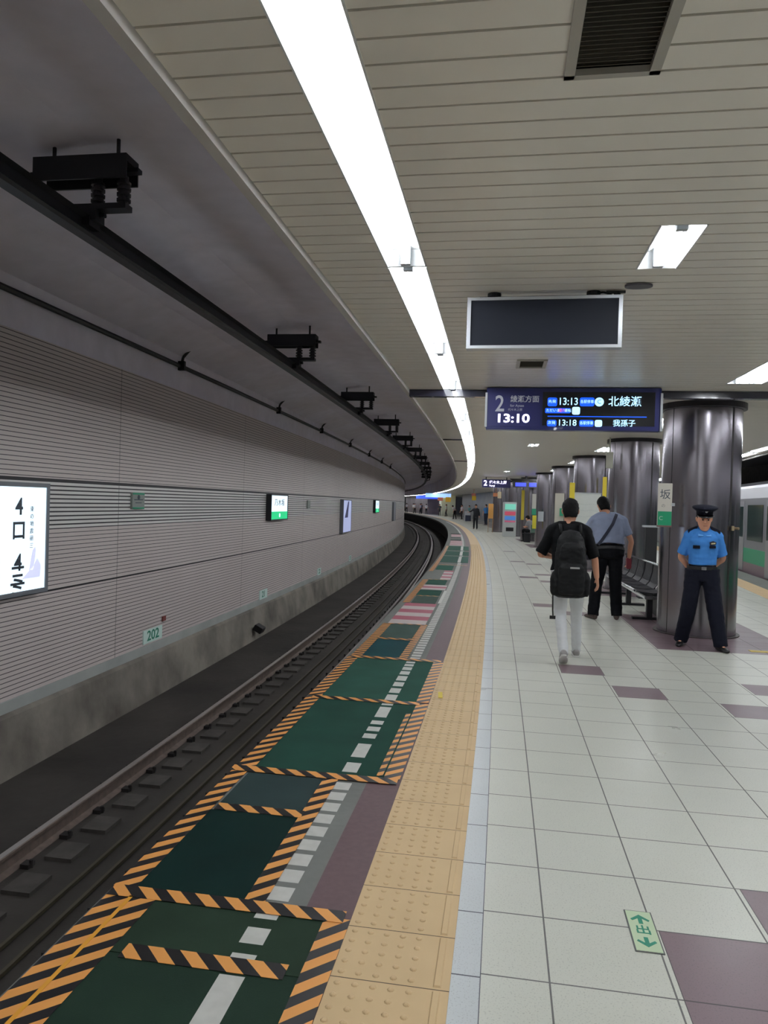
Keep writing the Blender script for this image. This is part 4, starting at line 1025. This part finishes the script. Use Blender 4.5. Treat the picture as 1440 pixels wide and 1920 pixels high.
        if O.get('sole'):
            m = MB(); loft(m, [(b_-t*.075-dn*.004+dn*q, sidev, t, .03, .012) for q in (-.012, .004)], 10)
            rr = [(b_+t*.05-dn*.012, sidev, t, .047, .135), (b_+t*.05+dn*.004, sidev, t, .045, .132)]; loft(m, rr, 20); m.build('sole', O['sole'], so, True)
    return root, H, cz, sx, fy, L
BLK = mat('black cotton', (12,13,16), .9, spec=.2)
# ---- guard
navy = mat('navy uniform cloth', (17,19,32), .85, spec=.2); blue = mat('sky blue uniform shirt', (66,130,204), .8, spec=.2)
JG = dict(bulk=.93, hs=1.16, head=(0, .03, 1.61), headup=(0, .16, 1), neck=(0, .01, 1.50), anL=(-.22, .10, .09), anR=(.20, -.12, .09), knL=(-.155, .06, .49), knR=(.14, -.02, .49),
          toL=(-.35, 1, 0), toR=(.35, 1, 0), elL=(-.245, -.07, 1.13), elR=(.245, -.07, 1.13), wrL=(-.10, -.18, .96), wrR=(.10, -.18, .93), palmL=(0, -1, 0), palmR=(0, -1, 0), thL=(0, 0, 1), thR=(0, 0, 1), curl=.4)
gd, H, cz, sx, fy, L = person('person', (2.30, 9.12, 0), math.pi-.10, 1.655, 'uniformed guard in sky blue shirt and navy cap standing before the nearest column', JG,
    dict(trousers=navy, shirt=blue, shoe=mat('black shoe', (14,14,16), .3), hem=.082, thigh=.118, kneew=.096, sleeve=.88, shirt_z=.99, loose=.026, hair=True, hairlow=-.02), .0065)
def facebits(root, H, brow=(24,18,18)):
    for sg in (-1, 1):
        m = MB(); c = H(.028*sg, .088, .008); m.cyl(c, c+(H(0, 1, 0)-H(0, 0, 0))*.006, .010, 10); m.build('eye', mat('dark eye', (30,22,20), .3), root)
        m = MB(); a = H(.012*sg, .094, .026); b = H(.044*sg, .086, .028); m.tube([a, b], .004, 6); m.build('eyebrow', HAIR, root)
    m = MB(); m.tube([H(-.02, .093, -.058), H(0, .097, -.057), H(.02, .093, -.058)], .0035, 6); m.build('mouth', mat('lips', (150,84,76), .5), root)
facebits(gd, H)
cap = MB(); hx = Vector((1, 0, 0)); hu = (H(0, 0, 1)-H(0, 0, 0)); hyv = (H(0, 1, 0)-H(0, 0, 0))
hyn = hyv.normalized()
loft(cap, [(H(0, -.004, .052), hx, hyn, .096, .120), (H(0, -.004, .086), hx, hyn, .098, .122), (H(0, .004, .104), hx, hyn, .124, .144), (H(0, .010, .124), hx, hyn, .150, .168), (H(0, .010, .138), hx, hyn, .142, .158), (H(0, .004, .148), hx, hyn, .075, .085)], 28)
cp = cap.build('peaked_cap', navy, gd, True)
m = MB()
pts = []
for i in range(13):
    t = math.radians(20+140*i/12); pts.append((t, 1))
vv = []
for t, _ in pts: vv.append(H(.082*math.cos(t), .100*math.sin(t), .056))
for t, _ in pts: vv.append(H(.086*math.cos(t), .080+.06*math.sin(t), .044-.010*math.sin(t)))
m.add(vv, [(i, i+1, 14+i, 13+i) for i in range(12)]); o = m.build('visor', mat('glossy visor', (12,12,14), .2), cp, True); sdm = o.modifiers.new('t', 'SOLIDIFY'); sdm.thickness = .004
m = MB(); c = H(0, .112, .098); m.cyl(c, c+hyv*.012, .014, 8); m.add([H(-.022, .128, .112), H(.022, .128, .112), H(0, .122, .085)], [(0, 2, 1)]); m.build('cap_badge', mat('silver badge', (170,174,180), .3, .8), cp)
# collar, tie area, epaulettes, pockets, patch, belt
def chest(x, z, d=.0):       # point on the front of the shirt
    b = {1.40: .112, 1.30: .136, 1.20: .132, 1.08: .128}
    zz = min(b, key=lambda q: abs(q-z)); a = .19; y = (b[zz]+.008)*math.sqrt(max(.05, 1-(x/a)**2)); return cz(z)+sx*x+fy*(y+d)
def patch(name, pts, m_, d=.006, par=None):
    m = MB(); n = len(pts); f = [chest(x, z, d) for x, z in pts]; b = [chest(x, z, -.01) for x, z in pts]
    m.add(f+b, [tuple(range(n)), tuple(range(2*n-1, n-1, -1))]+[(i, n+i, n+(i+1) % n, (i+1) % n) for i in range(n)]); o = m.build(name, m_, par or gd); return o
patch('pocket_flap', [(.055, 1.245), (.13, 1.245), (.13, 1.285), (.055, 1.285)], navy, .012)
patch('pocket_flap', [(-.13, 1.255), (-.055, 1.255), (-.055, 1.285), (-.13, 1.285)], navy, .012)
patch('chest_badge', [(-.13, 1.30), (-.06, 1.29), (-.055, 1.33), (-.095, 1.345), (-.135, 1.33)], mat('chest badge dark', (36,30,48), .5), .012)
patch('badge_emblem', [(-.12, 1.31), (-.07, 1.305), (-.07, 1.32), (-.12, 1.325)], mat('gold emblem', (206,196,150), .4, .3), .016)
m = MB()
for sg in (-1, 1): m.add([chest(.012*sg, 1.40, .0)+Vector((0, 0, .0)), nk_ := cz(1.46)+sx*.06*sg+fy*.05, cz(1.47)+sx*.075*sg+fy*.0, chest(.075*sg, 1.40, .006)], [(0, 1, 2, 3)])
o = m.build('collar', mat('light blue collar', (96,160,226), .7), gd); q_ = o.modifiers.new('t', 'SOLIDIFY'); q_.thickness = .008; q_.offset = 0
for sg in (-1, 1):
    m = MB(); a = cz(1.445)+sx*.075*sg; b = L['shR' if sg > 0 else 'shL']+sx*.035*sg; z_ = Vector((0, 0, 1))
    A = [a+fy*.04+z_*.082, b+fy*.045+z_*.066, b-fy*.045+z_*.066, a-fy*.04+z_*.082]; B = [a+fy*.055+z_*.035, b+fy*.06+z_*.015, b-fy*.06+z_*.015, a-fy*.055+z_*.035]
    if sg < 0: A = A[::-1]; B = B[::-1]
    m.add(A+B, [(0, 1, 2, 3), (7, 6, 5, 4), (0, 4, 5, 1), (1, 5, 6, 2), (2, 6, 7, 3), (3, 7, 4, 0)]); m.build('epaulette', navy, gd, bevel=.006)

m = MB(); loft(m, [(cz(z), sx, fy, .178, .131) for z in (.985, 1.02)], 28); m.build('belt', BLACK, gd, False)
m = MB(); c = cz(1.003)+fy*.131; m.box(-.028, .028, -.006, .008, -.02, .02, 0, Matrix.Translation(c)); m.build('belt_buckle', mat('silver buckle', (190,192,196), .25, .9), gd, bevel=.003)
m = MB(); limb(m, [L['shL']*.45+L['elL']*.55, L['shL']*.40+L['elL']*.60, L['shL']*.15+L['elL']*.85], [.071, .074, .070], 14); 
# ---- man with backpack
JB = dict(pelvis=(.0, -.03, .95), chest=(-.01, .04, 1.36), neck=(.0, .075, 1.49), head=(.01, .10, 1.615), headup=(0, .22, 1), shL=(-.175, .03, 1.40), shR=(.165, .03, 1.40),
          elL=(-.30, .02, 1.15), wrL=(-.16, .24, 1.10), hdL=(.6, .8, .1), elR=(.27, .0, 1.12), wrR=(.31, .06, .90), knL=(-.07, .02, .50), anL=(-.05, -.24, .145), toL=(.05, .85, -.52), downL=(0, -.52, -.85),
          knR=(.12, .20, .52), anR=(.14, .26, .09), toR=(.05, 1, 0), curl=.6)
bk, H, cz, sx, fy, L = person('person', (.665, 7.92, 0), .02, 1.70, 'man in black shirt and white trousers with a big black backpack, walking away', JB,
    dict(trousers=mat('white trousers', (216,218,220), .8), shirt=BLK, shoe=mat('grey sneaker', (150,146,144), .6), sole=mat('white sole', (206,204,200), .6), hem=.05, thigh=.104, kneew=.066, sleeve=1.0, loose=.026, shirt_z=.93), .0065)
PK = mat('black backpack nylon', (9,11,13), .7, spec=.3)
m = MB()
PZ = lambda z: 1.40-(1.40-z)*1.16
loft(m, [(Vector((-.0, -.20+dy, PZ(z))), (1, 0, 0), (0, 1, 0), a, b) for z, a, b, dy in ((.80, .13, .06, .0), (.82, .165, .105, .0), (.90, .175, .125, -.01), (1.02, .172, .125, -.01), (1.14, .165, .115, .0), (1.25, .155, .10, .02), (1.34, .13, .085, .04), (1.40, .09, .06, .06), (1.415, .03, .03, .07))], 24)
loft(m, [(Vector((0, -.31, PZ(z))), (1, 0, 0), (0, 1, 0), a, b) for z, a, b in ((.84, .11, .03), (.87, .135, .045), (1.0, .135, .05), (1.08, .13, .045), (1.11, .10, .02))], 20)
loft(m, [(Vector((0, -.27, PZ(z))), (1, 0, 0), (0, 1, 0), a, b) for z, a, b in ((1.13, .10, .03), (1.16, .125, .045), (1.26, .115, .045), (1.30, .08, .02))], 20)
for sg in (-1, 1): loft(m, [(Vector((.165*sg, -.2, PZ(z))), (1, 0, 0), (0, 1, 0), a, b) for z, a, b in ((.82, .02, .05), (.85, .04, .08), (.98, .045, .08), (1.03, .02, .04))], 14)
# square off the pack
pk = remesh(m, 'backpack', PK, bk, .009, .006, 14, 1); pk['label'] = 'big black backpack'
m = MB(); m.box(-.02, .075, -.372, -.362, PZ(1.075), PZ(1.09)); m.build('logo_strip', mat('silver strip', (190,190,188), .3, .5), pk)
m = MB()
for sg in (-1, 1):
    m.tube([(.10*sg, -.13, 1.38), (.105*sg, -.04, 1.47), (.11*sg, .06, 1.475), (.115*sg, .155, 1.40), (.125*sg, .17, 1.28), (.14*sg, .12, 1.12), (.16*sg, -.02, 1.0), (.15*sg, -.14, .92)], .018, 8)
m.build('shoulder_strap', PK, pk, True)
m = MB(); m.tube([(-.15, -.2, .85), (-.175, -.21, .72), (-.17, -.2, .56), (-.165, -.2, .50)], .008, 6); m.box(-.20, -.14, -.215, -.195, .47, .505); m.build('loose_strap', BLACK, pk)
m = MB(); m.box(-.20, -.12, .28, .29, 1.10, 1.24, 0); o = m.build('mobile_phone', BLACK, bk, bevel=.003)
# ---- man in grey polo
polo = mat('grey blue polo shirt', (140,150,174), .85, spec=.2); dk = mat('black trousers', (11,12,17), .9, spec=.2)
JP = dict(pelvis=(0, -.02, .96), chest=(-.01, .09, 1.37), neck=(-.02, .16, 1.50), head=(-.05, .22, 1.60), headup=(-.12, .45, 1), shL=(-.20, .08, 1.40), shR=(.19, .08, 1.40),
          elL=(-.33, .16, 1.22), wrL=(-.22, .36, 1.16), elR=(.31, .04, 1.12), wrR=(.30, .08, .88), anL=(-.20, -.04, .09), anR=(.13, -.02, .09), knL=(-.15, .05, .5), knR=(.11, .03, .5), toL=(-.45, 1, 0), toR=(.2, 1, 0), bulk=1.16, curl=.8)
mp, H, cz, sx, fy, L = person('person', (1.50, 11.1, 0), .06, 1.80, 'man in grey blue polo shirt with a dark shoulder strap, leaning forward by the bench', JP,
    dict(trousers=dk, shirt=polo, shoe=mat('brown shoe', (80,66,62), .5), hem=.078, thigh=.115, kneew=.088, sleeve=.72, loose=.036, shirt_z=.985), .0075)
m = MB(); pts = []
def back(x, z, d=.02):
    a = .20*1.16; y = -(.135*1.16+d)*math.sqrt(max(.1, 1-(x/a)**2)); return cz(z)+sx*x+fy*y
P1 = [back(.10, 1.455, -.02), back(.085, 1.42, .0), back(.03, 1.30, .018), back(-.05, 1.18, .02), back(-.12, 1.08, .016), back(-.17, 1.02, .01)]
for a, b in zip(P1, P1[1:]):
    d = (b-a).normalized(); sd = d.cross(fy).normalized()*.021
    m.add([a-sd, a+sd, b+sd, b-sd, a-sd-fy*.008, a+sd-fy*.008, b+sd-fy*.008, b-sd-fy*.008], [(0, 1, 2, 3), (7, 6, 5, 4), (0, 4, 5, 1), (1, 5, 6, 2), (2, 6, 7, 3), (3, 7, 4, 0)])
m.build('shoulder_strap', mat('dark strap', (34,38,56), .7), mp)
m = MB(); m.box(-.13, .13, -.07, .07, -.15, .15); o = m.build('shoulder_bag', mat('dark bag', (30,32,44), .7), mp, bevel=.03); o.location = (-.27, .02, .98); o.rotation_euler = (0, 0, .2)
m = MB(); loft(m, [(cz(z), sx, fy, .217, .160) for z in (.965, 1.0)], 24); m.build('belt', BLACK, mp)
m = MB(); m.box(-.035, .035, -.05, .05, -.12, .04); o = m.build('red_folder', mat('red holder', (130,34,50), .5), bevel=.008); o.location = (1.80, 11.22, .86); tag(o, 'dark red item held in the right hand of the man in grey polo', 'folder')
# ---- seated person
JS = dict(pelvis=(0, -.05, .52), chest=(0, .12, .90), neck=(0, .18, 1.03), head=(0, .27, 1.13), headup=(0, .5, 1), shL=(-.17, .10, .94), shR=(.17, .10, .94), elL=(-.24, .20, .70), elR=(.24, .20, .70), wrL=(-.08, .42, .72), wrR=(.08, .42, .72),
          knL=(-.13, .42, .54), knR=(.13, .42, .50), anL=(-.12, .38, .09), anR=(.14, .50, .09), curl=.8)
sp, *_ = person('person', P(2.35, 34.4, 0), .75+ang(34), 1.68, 'seated person in grey top and black trousers on the bench between far columns', JS,
    dict(trousers=BLK, shirt=mat('grey top', (132,132,136), .8), shoe=mat('black shoe', (14,14,16), .3), hem=.06, sleeve=.7, shirt_z=.95, hairlow=-.07), .014)
fbn = empty('waiting_bench', P(2.45, 34.3, 0), ang(34)+.75, 'far small bench under the seated person', 'bench')
m = MB(); m.box(-.6, .6, -.28, .22, .38, .42); m.build('seat', SEAT, fbn, bevel=.01); m = MB(); m.box(-.6, .6, -.33, -.29, .45, .8); m.build('backrest', CH, fbn)
for x in (-.5, .5): m = MB(); m.box(x-.03, x+.03, -.2, .15, 0, .38); m.build('leg', DKMET, fbn)
# ---- distant people
def far(u, s, rz, h, label, top, bottom, J=None, sleeve=.7, hair=HAIR, group=None):
    JJ = dict(anL=(-.12, .10, .09), anR=(.12, -.14, .09), knL=(-.1, .10, .5), knR=(.1, .0, .5)); JJ.update(J or {})
    return person('person', P(u, s, 0), rz+ang(s), h, label, JJ, dict(trousers=mat('cl%d_%d_%d' % bottom, bottom, .85), shirt=mat('cl%d_%d_%d' % top, top, .85), shoe=mat('black shoe', (14,14,16), .3), sleeve=sleeve, hairm=hair), .02, group)
far(.42, 50.2, 3.0, 1.68, 'distant walker in dark clothes with one arm out', (24,26,34), (22,24,30), dict(elR=(.36, .1, 1.25), wrR=(.5, .3, 1.2)), 1.7)
far(2.15, 62.5, 2.6, 1.72, 'distant worker in bright blue shirt and navy trousers', (62,130,196), (36,42,60))
far(1.1, 84, 1.0, 1.68, 'distant person in white shirt and black trousers, left of the pair at the bend', (206,202,206), (30,26,32), dict(chest=(0, .16, 1.30), neck=(0, .24, 1.40), head=(0, .30, 1.5)))
far(2.0, 84.8, 2.2, 1.66, 'distant person in pale shirt, right one of the pair at the bend', (196,184,190), (44,34,40))
far(3.0, 86, 2.2, 1.60, 'distant person in teal top behind the pair at the bend', (100,150,150), (50,54,66))
for i, (u, s, c, b, lb) in enumerate(((.9, 118, (214,214,220), (30,32,40), 'far crowd member in white shirt, right of the far pale pillar gap'), (.3, 121, (206,206,212), (36,36,42), 'far crowd member in white top, second from the right of the crowd'), (1.0, 125, (80,82,96), (26,28,34), 'far crowd member in dark grey top among white shirts'),
    (.2, 128, (220,220,224), (40,40,46), 'far crowd member in white shirt left of the dark grey one'), (.6, 133, (216,214,214), (130,126,120), 'far crowd member in white shirt and pale trousers'), (-.1, 137, (190,190,200), (34,34,40), 'far crowd member in pale shirt, leftmost beside the end pillar'), (2.2, 104, (196,196,190), (60,60,66), 'far person in cream shirt just left of the pale green pillar'), (1.5, 106, (50,54,62), (30,30,36), 'far person in dark clothes beside the pale green pillar'))):
    far(u, s, i*1.3, 1.66+.02*(i % 3), lb, c, b, None, .7, HAIR, 'far crowd at the end of the platform')
m = MB(); m.box(-.28, .28, -.2, .2, .04, .62)
for x in (-.2, .2): m.cyl((x, -.1, .035), (x, .1, .035), .035, 10)
o = m.build('suitcase', mat('navy suitcase', (44,50,76), .5), bevel=.02); o.location = P(1.6, 74, 0); tag(o, 'distant dark blue case standing at the foot of the white notice', 'suitcase')
m = MB(); m.box(-.3, .3, -.02, .02, 0, 1.0); m.box(-.3, .3, -.25, .25, -.0, .03); o = m.build('floor_notice', mat('white notice', (190,190,196), .5)); o.location = P(1.7, 76, 0); tag(o, 'distant white notice stand behind the dark walker', 'notice stand')
